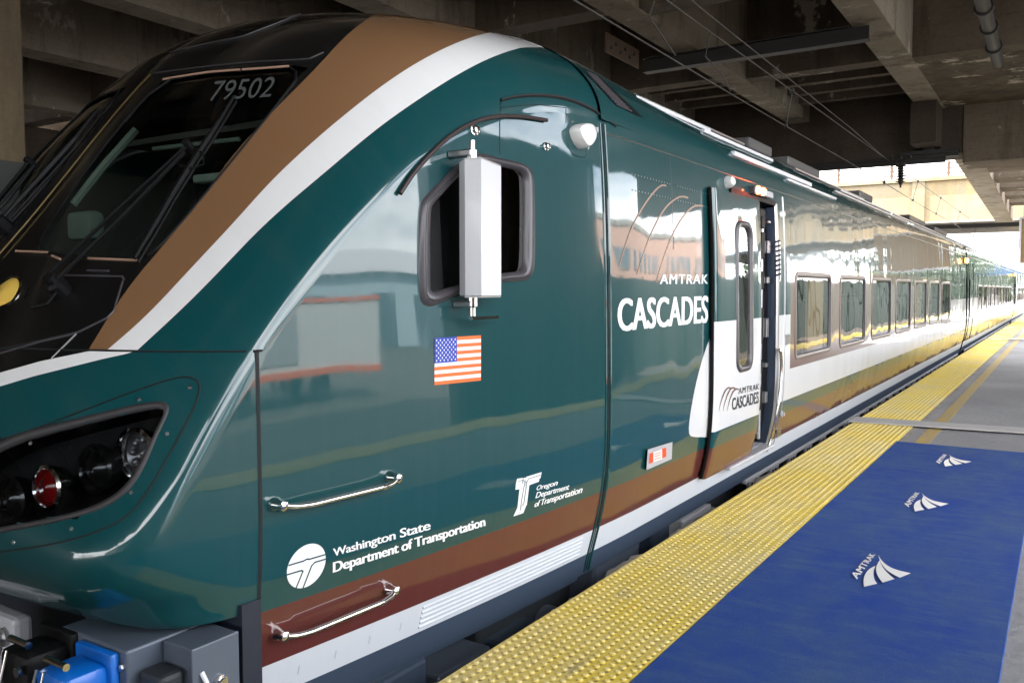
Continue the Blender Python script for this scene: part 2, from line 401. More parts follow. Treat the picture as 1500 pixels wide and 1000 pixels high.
def chaikin(P, n=2, closed=True):
    P = [np.asarray(p, float) for p in P]
    for _ in range(n):
        Q = []; m = len(P)
        for i in range(m if closed else m-1):
            a, b = P[i], P[(i+1) % m]; Q += [a*.75+b*.25, a*.25+b*.75]
        if not closed: Q = [P[0]]+Q+[P[-1]]
        P = Q
    return P
def resample(P, n, closed=False):
    P = np.asarray(P, float)
    if closed: P = np.vstack([P, P[:1]])
    d = np.r_[0, np.cumsum(np.linalg.norm(np.diff(P, axis=0), axis=1))]
    t = np.linspace(0, d[-1], n+1 if closed else n)
    R = np.stack([np.interp(t, d, P[:, k]) for k in range(P.shape[1])], 1)
    return R[:-1] if closed else R

# ================================================================== SETTING
b = MB(); b.face([(-400, -300, -1.25), (400, -300, -1.25), (400, 900, -1.25), (-400, 900, -1.25)], 'ballast')
tag(b.build('ground'), kind='structure')
PE, PR, PY0, PY1 = -1.955, 2.2, -26.0, 150.0                   # platform edges
b = MB(); b.box((PE, PY0, -1.24), (PR, PY1, 0), 'platform_grey')
platform = tag(b.build('platform'), kind='structure')
# broken lip of the platform edge
rr = np.random.RandomState(3)
P = []
ys = np.arange(1.5, 60, .06)
for y in ys:
    j = .018*math.sin(y*7.1)+.02*math.sin(y*2.3+1)+.016*rr.randn()
    P.append([(PE+.001, y, -.16), (PE-.02+j*.6, y, -.12), (PE-.03+j, y, -.05), (PE-.012+j, y, -.012), (PE+.02, y, .001)])
b = MB(); b.grid(P, 'edge_concrete'); tag(b.build('platform_edge', smooth='all'), kind='structure')
# tactile strips: a sheet with rows of real domes, coarser with distance
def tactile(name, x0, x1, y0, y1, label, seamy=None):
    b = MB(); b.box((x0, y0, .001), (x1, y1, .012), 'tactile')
    nx = 13; px = (x1-x0)/nx; y = y0+px*.5; row = 0
    while y < y1:
        k = 8 if y < 9 else (6 if y < 20 else 4); st = px
        if y > 45: break
        for i in range(nx):
            x = x0+px*(i+.5)
            if y < 14:
                r0 = .0145*(1+.06*rr.randn()); r1 = .009; h = .006
                q = [2*math.pi*j/k+.3 for j in range(k)]
                i0 = len(b.v); zz = .0115
                b.v += [(x+r0*math.cos(a), y+r0*math.sin(a), zz) for a in q]+[(x+r1*math.cos(a), y+r1*math.sin(a), zz+h) for a in q]
                for j in range(k): b.f.append((i0+j, i0+(j+1) % k, i0+k+(j+1) % k, i0+k+j)); b.m.append(0)
                b.f.append(tuple(i0+k+j for j in range(k))); b.m.append(0)
            else:
                i0 = len(b.v); r0 = .015
                b.v += [(x+r0*math.cos(a), y+r0*math.sin(a), .0115) for a in (0, 1.57, 3.14, 4.71)]+[(x, y, .019)]
                for j in range(4): b.f.append((i0+j, i0+(j+1) % 4, i0+4)); b.m.append(0)
        y += st
    return tag(b.build(name), kind='structure')
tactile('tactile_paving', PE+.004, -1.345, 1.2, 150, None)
b = MB(); b.box((PR-.6, PY0, .001), (PR-.005, 70, .012), 'tactile'); tag(b.build('tactile_paving'), kind='structure')
b = MB(); b.box((-1.19, 3, .001), (-1.065, 120, .005), 'line_yellow'); tag(b.build('painted_line'), kind='structure')
b = MB(); b.face([(-1.345, 1, .0035), (-1.29, 1, .0035), (-1.29, 140, .0035), (-1.345, 140, .0035)], 'edge_concrete'); tag(b.build('grout_line'), kind='structure')
# steel cover plate over the joint across the platform
b = MB(); b.prism([(PE-.03, 10.02, .0205), (PE-.03, 10.40, .0205), (PR-.62, 10.72, .0205), (PR-.62, 10.36, .0205)][::-1], (0, 0, .012), 'plate')
for k in range(8):
    x = PE+.15+k*.45; b.lathe((x, 10.22+(x-PE)*.085, .032), (0, 0, 1), [(.012, 0), (.012, .004), (0, .006)], 'steel', 8)
tag(b.build('joint_cover_plate', recalc=True), 'flat grey steel cover plate laid across the platform over the joint beyond the blue carpet', 'cover plate')
b = MB(); b.prism([(PE-.02, 29.0, .02), (PE-.02, 29.4, .02), (PR-.62, 29.7, .02), (PR-.62, 29.3, .02)][::-1], (0, 0, .01), 'plate')
tag(b.build('joint_cover_plate', recalc=True), 'farther pale steel plate laid across the platform beside the second carriage', 'cover plate')

# carpet with three printed emblems
CX0, CX1, CY0, CY1 = -1.335, -.163, .4, 9.0
xs = np.linspace(CX0, CX1, 14); ys = np.linspace(CY0, CY1, 70); P = []
for y in ys:
    P.append([(x, y+.012*math.sin(x*2), .0145+.0022*max(0, math.sin(y*1.9+x*1.3))*math.sin(y*.7)+(.006*math.exp(-(CY1-y)/.04))) for x in xs])
b = MB(); b.grid(P, 'carpet', flip=True)
sk = [(x, CY0, z) for x, z in ((CX0, 0),)]
edge = [p for p in P[-1]]; b.grid([edge, [(p[0], p[1]+.003, .002) for p in edge]], 'carpet', flip=True)
edge = [r[-1] for r in P]; b.grid([edge, [(p[0]+.003, p[1], .001) for p in edge]], 'carpet')
edge = [r[0] for r in P]; b.grid([edge, [(p[0]-.003, p[1], .0125) for p in edge]], 'carpet', flip=True)
carpet = tag(b.build('carpet', smooth='all'), 'long royal blue carpet runner with white emblems laid on the platform', 'carpet')
def emblem(dx, dy):
    fl = lambda u, v: atz(u, v, 0)+np.array([dx, dy, .0205])
    zz = lambda pts: [fl(1200+u/3.847, 740+v/3.847) for u, v in pts]
    b = MB()
    def sweep(a, c):
        A = resample(chaikin(zz(a), 3, False), 12); C = resample(chaikin(zz(c), 3, False), 12); b.grid([A, C], 'decal_white')
    sweep([(332, 298), (350, 330), (395, 368), (455, 389), (516, 402)], [(332, 298), (345, 342), (370, 376), (408, 405), (454, 428)])
    sweep([(340, 328), (352, 360), (372, 388), (396, 412), (424, 435)], [(340, 328), (320, 362), (320, 395), (334, 428), (357, 456)])
    sweep([(316, 360), (305, 390), (306, 420), (312, 442), (326, 462)], [(316, 360), (282, 376), (258, 405), (248, 440), (252, 480)])
    o = b.build('emblem', carpet, recalc=True)
    q = [(178, 420), (291, 290), (314, 298), (212, 437)]
    t = quadtext('emblem_lettering', 'AMTRAK', [(212, 438), (317, 296), (287, 288), (174, 416)], lambda u, v: fl(1200+u/3.847, 740+v/3.847), 'decal_white', o, bold=.0, space=1.1, fat=.008, lift=(0, 0, .0002))
for k in range(3): emblem(0, 1.73*k)

# ---------------- the overpass above
OV = thing('overpass', (-6, 0, 4.3), 'dark stained concrete overpass of deep girders above the tracks and platform', 'overpass')
DX0, DX1, DY0, DY1 = -30.0, 6.4, -32.0, 23.2
def op(name, fn, label=None):
    b = MB(); fn(b); o = b.build(name, OV); 
    if label: o['label'] = label
    return o
op('deck_slab', lambda b: b.box((DX0, DY0, 7.0), (DX1, DY1, 7.5), 'deck_concrete'))
cross = [-27.3, -22.4, -17.5, -12.6, -7.7, -2.8, 2.1, 6.6, 11.5, 16.4]
gird = [(-2.86, -2.36), (-5.75, -5.27), (-8.65, -8.15), (-11.6, -11.1), (-15.2, -14.6), (-19.5, -19)]
for x0, x1 in gird:
    op('girder', lambda b: b.box((x0, DY0+.1, 5.5), (x1, 21.28, 6.999), 'girder_concrete'))
for y in cross:
    op('cross_beam', lambda b: b.box((DX0+.1, y, 5.62), (-5.75-.004, y+.42, 6.998), 'deck_concrete'))
    op('cross_beam', lambda b: b.box((-5.266, y, 5.53), (-2.864, y+.42, 6.998), 'deck_concrete'))
    op('cross_beam', lambda b: b.box((-2.356, y, 5.5), (DX1-.1, y+.45, 6.998), 'deck_concrete'))
for k in range(4):
    op('rib', lambda b: b.box((-5.266, 17.4+k*.95, 5.75+.0*k), (-2.864, 17.62+k*.95, 6.997), 'deck_concrete'))
for k in range(4):
    op('rib', lambda b: b.box((-8.146, 17.4+k*.95, 5.95), (-5.754, 17.6+k*.95, 6.997), 'deck_concrete'))
# soffit panel between the last two cross beams over the platform, end girder and its block
op('soffit_panel', lambda b: b.box((-2.353, 16.853, 5.52), (DX1-.1, 21.29, 6.2), 'deck_concrete'))
def endg(b):
    b.box((DX0, 21.3, 4.5), (-2.0, 22.4, 6.996), 'dark_concrete'); b.box((-1.98, 21.27, 4.28), (DX1, 22.5, 6.995), 'deck_concrete')
    b.box((-1.996, 21.32, 4.45), (-1.984, 22.3, 6.9), 'dark_concrete')
op('end_girder', endg)
op('drop_panel', lambda b: b.box((-2.9, 20.2, 4.62), (-2.4, 21.24, 5.49), 'dark_concrete'))
for x in (-19, ):
    op('unseen_pier', lambda b: (b.box((x-.5, 6.2, -1.24), (x+.5, 7.2, 5.49), 'girder_concrete')))
op('unseen_pier', lambda b: b.box((5.7, 10.4, -1.24), (6.3, 16.1, 5.47), 'dark_concrete'))  # added out of frame to block bright sky from the cab side reflection
op('wall_panel', lambda b: b.box((-22.6, DY0, -1.24), (-22, DY1, 5.6), 'dark_concrete'))
# tan column seen at the left edge of the picture
b = MB(); xx = -9.4; p0 = aty(0, 120, 4.6)
b.box((-10.75, 4.62, -1.24), (-10.07, 5.3, 5.49), 'column_tan', .03); b.box((-10.85, 4.55, -1.24), (-9.97, 5.4, -.6), 'column_tan', .02)
tag(b.build('column', recalc=True), 'tan concrete column standing behind the front of the train', 'column')

# steel beam slung between the girders, its plates and the angle below the end girder
S = thing('steel_beam', (-4.2, 14.0, 5.3), 'long dark steel beam slung under the girders with a bolted plate', 'steel beam')
b = MB(); b.box((-6.3, 14.0, 5.30), (-2.62, 14.03, 5.49), 'dark_steel'); b.box((-6.3, 13.92, 5.27), (-2.62, 14.12, 5.298), 'dark_steel'); b.box((-6.3, 13.92, 5.492), (-2.9, 14.12, 5.51), 'dark_steel')
b.build('web', S)
b = MB(); b.box((-6.16, 12.2, 5.2), (-6.13, 13.4, 5.5), 'rust_steel')
for k in range(6): b.lathe((-6.13, 12.35+.17*k, 5.3+.09*(k % 2)), (1, 0, 0), [(.03, 0), (.03, .02), (0, .025)], 'dark_steel', 8)
b.build('bolted_plate', S)
S2 = thing('steel_beam', (-4, 21.1, 4.4), 'dark steel beam along the foot of the end girder carrying an insulator', 'steel beam')
b = MB(); b.box((-9, 21.08, 4.42), (-2.05, 21.24, 4.49), 'dark_steel'); b.box((-9, 21.15, 4.30), (-2.3, 21.18, 4.42), 'dark_steel'); b.build('web', S2)
b = MB(); b.box((-2.75, 21.02, 4.48), (-2.52, 21.2, 5.1), 'dark_steel', .01); b.box((-3.2, 20.95, 4.49), (-2.05, 21.26, 4.56), 'dark_steel'); b.build('bracket', S2)
# insulator hanging below
p = aty(1320, 245, 21.0); I = thing('insulator', (p[0], 21.0, 3.9), 'black ribbed insulator hanging from the steel beam above the train', 'insulator')
zt = 4.40; prof = []
for k in range(9): prof += [(.05, -k*.058), (.115, -k*.058-.02), (.05, -k*.058-.04)]
b = MB(); b.lathe((p[0], 20.98, zt), (0, 0, 1), prof+[(0.03, -.56), (0, -.57)], 'dark_steel', 16); b.build('ribbed_body', I, smooth=True)
b = MB(); b.lathe((p[0], 20.98, zt), (0, 0, 1), [(.02, .1), (.02, -.62), (0, -.62)], 'wire', 8); b.tube([(p[0]-.18, 20.98, zt+.13), (p[0]-.18, 20.98, zt+.02)], .02, 'wire'); b.tube([(p[0]+.2, 20.98, zt+.13), (p[0]+.2, 20.98, zt+.02)], .02, 'wire'); b.build('rod', I)
# overhead wires: messenger, contact wire, droppers
def wirepts(a, bq, x, n=14):
    return None
W = thing('overhead_line', (-3.5, 10, 4.0), 'pair of overhead wires with droppers running above the train', 'overhead wire')
mw = lambda y: (-3.5+.002*y, y, 4.42+.00002*(y-20)**2)
cw = lambda y: (-3.56, y, 3.93+.012*math.sin(y*.4))
b = MB(); b.tube([mw(y) for y in np.linspace(-2, 95, 60)], .008, 'wire', 6); b.build('messenger_wire', W)
b = MB(); b.tube([cw(y) for y in np.linspace(-2, 95, 60)], .008, 'wire', 6); b.build('contact_wire', W)
for y in (13.0, 21.2, 25.6, 30.6, 36.5, 44):
    b = MB(); b.tube([mw(y), cw(y)], .008, 'wire', 5); b.lathe(np.array(cw(y))-[0, 0, .03], (0, 0, 1), [(0, 0), (.03, .02), (.03, .06), (0, .08)], 'dark_steel', 8); b.lathe(np.array(mw(y))-[0, 0, .03], (0, 0, 1), [(0, 0), (.03, .02), (.03, .06), (0, .08)], 'dark_steel', 8); b.build('dropper', W)
b = MB(); b.tube([(-3.35, -2, 4.62), (-3.38, 10, 4.5), (-3.45, 17, 4.5), (-3.5, 21, 4.45)], .008, 'wire', 6); b.build('feeder_wire', W)
b = MB(); b.tube([(-3.5, 8.1, 4.5), (-3.62, 8.15, 4.25), (-3.56, 8.7, 3.98)], .008, 'wire', 6); b.build('clamp', W); b = MB(); b.tube([(-3.5, 9.6, 4.45), (-3.6, 9.7, 4.2), (-3.5, 10, 4.05), (-3.56, 10.5, 3.95)], .008, 'wire', 6); b.build('clamp', W)
# drain pipe
D = thing('drain_pipe', (-1.1, 18, 5.3), 'black drain pipe running under the deck above the platform, cut off at its end', 'pipe')
p1 = atz(1462, 92, 5.38); p2 = atz(1438, 0, 5.38); p3 = p2+(p2-p1)*1.2
b = MB(); b.tube([p3, p2, p1], .095, 'dark_steel', 14); b.build('pipe_run', D, smooth=True)
for q in (.3, .62, .9):
    c = p1+(p2-p1)*q; b = MB(); b.tube([c-(p2-p1)*.012, c+(p2-p1)*.012], .125, 'dark_steel', 14); b.build('coupling', D, smooth=True)
for q in (.05, .75):
    c = p1+(p2-p1)*q; b = MB(); b.tube([c, c+np.array([.02, 0, .14])], .02, 'rust_steel', 8); b.build('hanger', D)

# second bridge beyond the gap, with railing
B2 = thing('road_bridge', (-6, 40, 4.3), 'rust streaked tan concrete bridge with a railing crossing beyond the overpass', 'bridge')
b = MB(); b.box((-40, 40, 4.35), (8, 40.6, 6.05), 'bridge_concrete'); b.box((-40, 39.86, 6.05), (8, 40.7, 6.2), 'bridge_concrete')
for x in np.arange(-38, 7, 3.6): b.box((x, 39.93, 4.36), (x+.5, 40.0, 6.04), 'bridge_concrete')
b.build('parapet_wall', B2)
b = MB(); b.box((-40, 39.8, 4.27), (8, 48, 4.345), 'edge_concrete'); b.box((-40, 41, 4.1), (8, 41.3, 4.268), 'dark_steel'); b.build('deck', B2)
b = MB()
for z in (6.35, 6.55, 6.75): b.box((-40, 40.2, z), (8, 40.24, z+.05), 'rust_steel')
for x in np.arange(-39.5, 8, 2.2): b.box((x, 40.16, 6.2), (x+.1, 40.28, 6.85), 'rust_steel')
for x in np.arange(-39.5, 8, .16): b.box((x, 40.215, 6.4), (x+.025, 40.235, 6.8), 'rust_steel')
b.build('railing', B2)
# sloping haunch girder between the end girder and the bridge
H = thing('haunched_girder', (-1.9, 28, 4), 'pale sloping concrete girder carrying stepped slabs beyond the end of the overpass', 'girder')
b = MB()
q0 = [(-2.28, 22.5, 4.55), (-1.72, 22.5, 4.55), (-1.72, 37.5, 4.05), (-2.28, 37.5, 4.05)]
b.prism(q0, (0, 0, 1.2), 'girder_concrete'); b.build('beam', H, recalc=True)
for k in range(5):
    b = MB(); b.box((-1.715, 24+2.6*k, 4.5+.0*k), (3.0, 24+2.6*k+1.3, 5.2), 'deck_concrete'); b.build('slab', H)

# beyond the bridge: overexposed pale building, low roof, column of a sign
FB = thing('station_building', (-3, 95, 0), 'pale building with a grey window panel seen beyond the bridge', 'building')
b = MB(); b.box((-16, 95, -1.2), (-1.5, 110, 13), 'far_white'); b.build('facade', FB)
for x in (-7.2, -4.6, -2.0):
    b = MB(); b.box((x, 94.9, 3.6), (x+1.9, 94.98, 5.2), 'cast_grey'); b.build('window', FB)
b = MB(); b.box((-6, 94.4, 1.9), (-1.4, 94.95, 2.3), 'grey_blue'); b.build('canopy_band', FB)
FC = thing('canopy', (-1.6, 78, 0), 'small blue pitched canopy at the far end of the platform', 'canopy')
b = MB(); b.prism([(-2.3, 78, 2.9), (1.0, 78, 2.9), (-.5, 78, 3.9)], (0, 5, 0), 'canopy_blue'); b.build('roof', FC, recalc=True)
for x in (-1.9, .8):
    b = MB(); b.box((x, 78.3, 0), (x+.14, 78.45, 2.89), 'steel'); b.build('post', FC)
SG = thing('hanging_sign', (-.95, 30, 2.4), 'brown framed board hanging over the platform near the far bridge', 'sign')
b = MB(); b.box((-1.16, 30.03, 2.3), (.9, 30.12, 3.62), 'sign_brown'); b.build('board', SG)
b = MB(); b.box((-1.22, 30, 2.24), (-1.16, 30.15, 3.68), 'cast_grey'); b.box((-1.16, 30, 2.24), (.9, 30.15, 2.3), 'cast_grey'); b.box((-1.16, 30, 3.62), (.9, 30.15, 3.68), 'cast_grey'); b.build('frame', SG)
for x in (-.9, .7):
    b = MB(); b.tube([(x, 30.07, 3.68), (x, 30.07, 4.5)], .02, 'dark_steel', 6); b.build('hanger', SG)

# ---------------- the open side to the right (seen mirrored in the paint)
b = MB(); b.box((9.0, 15, -1.24), (9.4, 160, 2.5), 'wall_green')
for y in np.arange(15, 160, 4): b.box((8.9, y, -1.24), (8.998, y+.3, 2.6), 'wall_green')
tag(b.build('retaining_wall'), 'dark green retaining wall along the far track', 'wall')
m = mat('foliage', (.03, .055, .025), .8); L(m, ramp(m, noise(m, .8, (1, 1, 1), 6, .7), [(.35, (.018, .035, .015)), (.7, (.06, .095, .04))]), bsdf(m).inputs['Base Color'])
b = MB(); rw = np.random.RandomState(11)
for k in range(260):                                   # far wood past the platform, unseen, added to mirror dark in the carriages
    c_ = np.array([rw.uniform(.5, 34), rw.uniform(118, 150), 0]); h_ = rw.uniform(4, 11); c_[2] = rw.uniform(.5, h_); r_ = rw.uniform(1.0, 2.4)
    for q in range(14):
        d_ = rw.randn(3); d_ /= np.linalg.norm(d_); e1 = np.cross(d_, rw.randn(3)); e1 /= np.linalg.norm(e1); e2 = np.cross(d_, e1); p_ = c_+d_*r_; w_ = rw.uniform(.5, 1.1)
        b.face([p_-e1*w_, p_-e2*w_*.7, p_+e1*w_, p_+e2*w_*.7], 'foliage')
tag(b.build('woods'), kind='stuff')
BK = thing('brick_building', (22, 56, 0), 'red brick building across the tracks mirrored in the side of the train', 'building')
b = MB(); b.box((22, 40, -1.2), (34, 72, 7.6), 'brick'); b.box((21.9, 39.9, 7.6), (34, 72.1, 8.0), 'edge_concrete'); b.build('facade', BK)
for y in np.arange(42, 71, 3.4):
    b = MB(); b.box((21.94, y, 4.4), (21.99, y+1.4, 6.0), 'far_glass'); b.box((21.9, y-.08, 4.28), (21.99, y+1.48, 4.396), 'edge_concrete'); b.build('window', BK)
CB = thing('corrugated_shed', (16, 80, 0), 'pale corrugated shed across the tracks mirrored in the windows', 'building')
b = MB(); ys = np.arange(82, 150, .25); P = [[(18+.06*math.sin(k*1.57), y, -1.2), (18+.06*math.sin(k*1.57), y, 6.5)] for k, y in enumerate(ys)]
b.grid(P, 'far_white'); b.build('wall_cladding', CB)
b = MB(); b.box((17.8, 82, 6.5), (30, 150, 6.8), 'grey_blue'); b.build('roof', CB)
b = MB(); 
for y in np.arange(84, 148, 5):
    b = MB(); b.box((17.85, y, 1), (17.92, y+3, 3), 'far_glass'); b.build('window', CB)
TR = thing('added_trailer', (15, 11, -1.25), 'white box trailer with red edge stripes, added unseen to mirror in the nose', 'trailer')  # added out of frame: its sunlit white face mirrors pale in the cab
b = MB(); b.box((13.8, 8.6, -.55), (16.2, 14.0, 1.75), 'white_paint', .04); b.build('box', TR)
b = MB(); b.box((13.76, 8.6, 1.6), (13.795, 14.0, 1.75), 'flag_red'); b.box((13.76, 8.6, -.55), (13.795, 14.0, -.38), 'flag_red'); b.build('stripe', TR)
b = MB(); b.box((13.77, 10.2, -.2), (13.796, 11.5, 1.3), 'cast_grey'); b.build('side_door', TR)
for y_ in (9.6, 12.6):
    for x_ in (13.95, 15.85): b = MB(); b.lathe((x_, y_, -.85), (1, 0, 0), [(0, 0), (.38, .01), (.4, .05), (.4, .2), (0, .22)], 'under_dark', 20); b.build('wheel', TR, smooth=True)
LB = thing('added_shed', (32, 20, -1.25), 'long pale blue grey shed added unseen beyond the yard, mirrored in the cab side', 'building')  # added out of frame as a pale sunlit surface for the cab reflection
b = MB(); b.box((32, 2, -1.25), (42, 36, 3.6), 'shed_blue'); b.build('wall', LB)
b = MB(); b.prism([(31.5, 1.5, 3.6), (42.5, 1.5, 3.6), (37, 1.5, 5.6)], (0, 35, 0), 'cast_grey'); b.build('roof', LB, recalc=True)
for y_ in np.arange(4, 35, 4.5):
    b = MB(); b.box((31.95, y_, -1.2), (31.99, y_+2.6, 2.2), 'far_glass'); b.build('door', LB)
OT = thing('white_railcar', (4.6, -3, 0), 'white railcar with a red stripe standing at the other platform face', 'railcar')
b = MB(); sec = [(2.45, -.1), (2.38, .6), (2.38, 2.2), (2.6, 2.7), (3.3, 3.0), (4.6, 3.0), (5.3, 2.7), (5.5, 2.2), (5.5, -.1)]
b.grid([[(x, y, z) for x, z in sec] for y in (-22, 1.5)], 'white_paint', flip=True)
for y in (-22, 1.5): b.face([(x, y, z) for x, z in sec][::(1 if y > 0 else -1)], 'white_paint')
b.build('body', OT, recalc=True)
b = MB(); b.box((2.365, -22, .25), (2.377, 1.5, .42), 'flag_red'); b.box((2.365, -22, 2.0), (2.377, 1.5, 2.1), 'flag_red'); b.build('stripe', OT)
for y in np.arange(-20, 0, 2.2):
    b = MB(); b.box((2.36, y, .95), (2.378, y+1.5, 1.7), 'far_glass'); b.build('window', OT)
b = MB(); b.box((2.7, -21, -1.1), (5.3, 1.2, -.1), 'under_dark'); b.build('underframe', OT)

# ================================================================== THE TRAIN
X0, XM = -2.04, -3.56
_t = spline([-.4, -.15, 0, .08, .18, .3, .45, .65, 1.0, 1.4, 1.8, 2.1, 2.4, 2.7], [.16, .14, .118, .098, .072, .043, .017, .002, .0, .004, .014, .028, .05, .08])
TAP0 = 4.6
def tap(y): return .19*max(0.0, (TAP0-y)/2.64)**1.5
def xs_(y, z): return X0-_t(z)-tap(y)
def sidehit(u, v, off=0.0):
    x = X0
    for _ in range(12):
        p = atx(u, v, x+off); x = xs_(p[1], p[2])
    return p
def sp(y, z, off=0.0): return np.array([xs_(y, z)+off, y, z])

# crease and centre line of the nose
CREASE = [(262, 931), (208, 912), (176, 884), (168, 853), (233, 748), (300, 638), (372, 514), (470, 375), (560, 275), (600, 238), (645, 210), (700, 184)]
cp = [sidehit(u, v) for u, v in CREASE]
cy = [p[1] for p in cp]+[3.52, 4.1]; cz = [p[2] for p in cp]+[2.345, 2.40]
sidx = np.r_[0, np.cumsum(np.hypot(np.diff(cy), np.diff(cz)))]
SY, SZ = spline(sidx, cy), spline(sidx, cz)
IS0 = 6
S0 = sidx[IS0]; SMAX = sidx[-1]; SBOT = 0.0
zs0 = cz[IS0]; print('CREASE', np.round(cy, 3), np.round(cz, 3))
# centre line (y as function of z), and which point of it each crease point is joined to
ZLOW = [.3, .46, .6, .8, 1.05, zs0]; YLOW = [1.60, 1.46, 1.34, 1.26, 1.30, 1.45]
cl0 = spline(ZLOW+[1.63, 1.97], YLOW+[1.74, 2.03])
q_ = (SMAX-S0)
KS = [S0, S0+.2*q_, S0+.4*q_, S0+.535*q_, S0+.67*q_, S0+.80*q_, S0+.93*q_, SMAX]
CMY = spline(KS, [1.45, 1.86, 2.20, 2.44, 2.74, 3.16, 3.72, 4.1]); CMZ = spline(KS, [zs0, 1.77, 2.20, 2.48, 2.735, 2.91, 3.01, 3.06])
cl = lerp([CMZ(s_) for s_ in np.linspace(S0, SMAX, 60)], [CMY(s_) for s_ in np.linspace(S0, SMAX, 60)])
kmap = spline([0, S0, S0+.6, SMAX-1.2, SMAX-.55, SMAX], [.62, .62, .66, .83, .98, 1.0])
def Srow(s):
    y, z = SY(s), SZ(s); C = np.array([xs_(y, z), y, z]); zm, ym = (z, cl0(z)) if s < S0 else (CMZ(s), CMY(s))
    return C, np.array([XM, ym, zm]), kmap(s)
def S(s, t, row=None):
    C, Mp, k = row or Srow(s); q = t*math.pi/2; e = (1-math.cos(q), math.sin(q))
    a = (1-k)*t+k*e[0]; bq = (1-k)*t+k*e[1]
    p = np.array([C[0]+(Mp[0]-C[0])*a, C[1]+(Mp[1]-C[1])*bq, C[2]+(Mp[2]-C[2])*bq])
    return p
def Snrm(s, t):
    e = 1e-3; a = S(s, min(1, t+e))-S(s, max(0, t-e)); bq = S(min(SMAX, s+e), t)-S(max(0, s-e), t)
    n = np.cross(a, bq); n /= np.linalg.norm(n)+1e-12
    if n[1] > 0 and n[2] < .3: n = -n
    if n[2] < -.5 and SZ(s) > 1: n = -n
    return n
def Soff(s, t, off): return S(s, t)+Snrm(s, t)*off

CAB = thing('cab_car', (XM, 1.2, -1.25), 'nearest train car, dark teal with a brown and white swoosh and raked black nose', 'train car')
YE = 4.1; Y_GAP = sidehit(381, 700)[1]; print('YGAP', Y_GAP)
NS, NA = 64, 72
def row_pts(s):
    row = Srow(s); C, Mp, k = row
    side = [sp(y, C[2]) for y in np.linspace(YE, C[1], NS)]
    arc = [S(s, t, row) for t in np.linspace(0, 1, NA)]
    pts = np.array(side+arc[1:])
    # soften the crease with a small radius
    r = .03+.30*min(1, max(0, (.92-C[2])/.4))**1.3; d = np.r_[0, np.cumsum(np.linalg.norm(np.diff(pts, axis=0), axis=1))]; dc = d[NS-1]
    r = min(r, max(.028, (Y_GAP-C[1])*.85))
    if dc > r*1.3:
        def at(x): return np.array([np.interp(x, d, pts[:, k2]) for k2 in range(3)])
        A, B, Cc = at(dc-r), at(dc+r), pts[NS-1].copy()
        for i in range(len(pts)):
            if abs(d[i]-dc) < r:
                q = (d[i]-(dc-r))/(2*r); pts[i] = (1-q)**2*A+2*q*(1-q)*Cc+q*q*B
    return pts
s_low = np.linspace(0, S0, 34); s_up = np.r_[np.linspace(S0, S0+1.1, 46), np.linspace(S0+1.1, SMAX, 46)[1:]]
# denser sampling next to the crease so that the radius is round
GL = np.array([row_pts(s) for s in s_low]); GU = np.array([row_pts(s) for s in s_up])
def mirror(P): Q = np.array(P, float).copy(); Q[..., 0] = 2*XM-Q[..., 0]; return Q
# BVH of the near half, used to seat details on the surface
bv, bf = [], []
for G in (GL, GU):
    n, k = G.shape[:2]; i0 = len(bv); bv += [tuple(p) for p in G.reshape(-1, 3)]
    for i in range(n-1):
        for j in range(k-1): bf.append((i0+i*k+j, i0+i*k+j+1, i0+(i+1)*k+j+1, i0+(i+1)*k+j))
for G in (mirror(GL), mirror(GU)):
    n, k = G.shape[:2]; i0 = len(bv); bv += [tuple(p) for p in G.reshape(-1, 3)]
    for i in range(n-1):
        for j in range(NS-1, k-1): bf.append((i0+i*k+j, i0+i*k+j+1, i0+(i+1)*k+j+1, i0+(i+1)*k+j))
BVH = BVHTree.FromPolygons(bv, bf)
def hit(u, v, off=0.0):
    r = ray(u, v); r = r/np.linalg.norm(r)
    h = BVH.ray_cast(Vector((0, 0, EYE)), Vector(r))
    if h[0] is None and u > 385: return sidehit(u, v, off)
    if h[0] is None:
        h2 = BVH.find_nearest(Vector(atx(u, v, -2.6))); p, n = np.array(h2[0]), np.array(h2[1])
    else: p, n = np.array(h[0]), np.array(h[1])
    if n@r > 0: n = -n
    return p+n*off
def hitn(u, v):
    r = ray(u, v); r = r/np.linalg.norm(r); h = BVH.ray_cast(Vector((0, 0, EYE)), Vector(r))
    if h[0] is None: h = BVH.find_nearest(Vector(atx(u, v, -3.6)))
    n = np.array(h[1]); n = -n if n@r > 0 else n
    return np.array(h[0]), n

# measured outlines
PANE = [(234, 120), (300, 107), (380, 100), (449, 98), (398, 164), (334, 244), (250, 346), (209, 382), (130, 378), (85, 373), (52, 368), (75, 326), (114, 268), (158, 207)]
WIN_O = [(613, 300), (624, 285), (680, 230), (700, 222), (737, 233), (762, 237), (775, 246), (781, 264), (782, 395), (776, 409), (765, 412), (734, 413), (676, 427), (636, 449), (622, 449), (613, 438)]
WIN_I = [(628, 308), (632, 301), (680, 249), (700, 238), (736, 244), (760, 249), (767, 255), (769, 266), (768, 388), (765, 396), (757, 398), (734, 400), (676, 416), (634, 428), (628, 424), (627, 416)]
WIN_M = [((a[0]+c[0])/2, (a[1]+c[1])/2) for a, c in zip(WIN_O, WIN_I)]
LAMP_O = [(-90, 705), (0, 640), (100, 615), (200, 591), (238, 586), (249, 592), (247, 606), (232, 636), (205, 700), (175, 733), (120, 757), (0, 781), (-90, 795)]
LAMP_I = [(-90, 720), (0, 656), (100, 627), (200, 602), (234, 597), (240, 600), (238, 610), (222, 640), (196, 694), (168, 725), (118, 748), (0, 771), (-90, 785)]
LAMP_M = [((a[0]+c[0])/2, (a[1]+c[1])/2) for a, c in zip(LAMP_O, LAMP_I)]

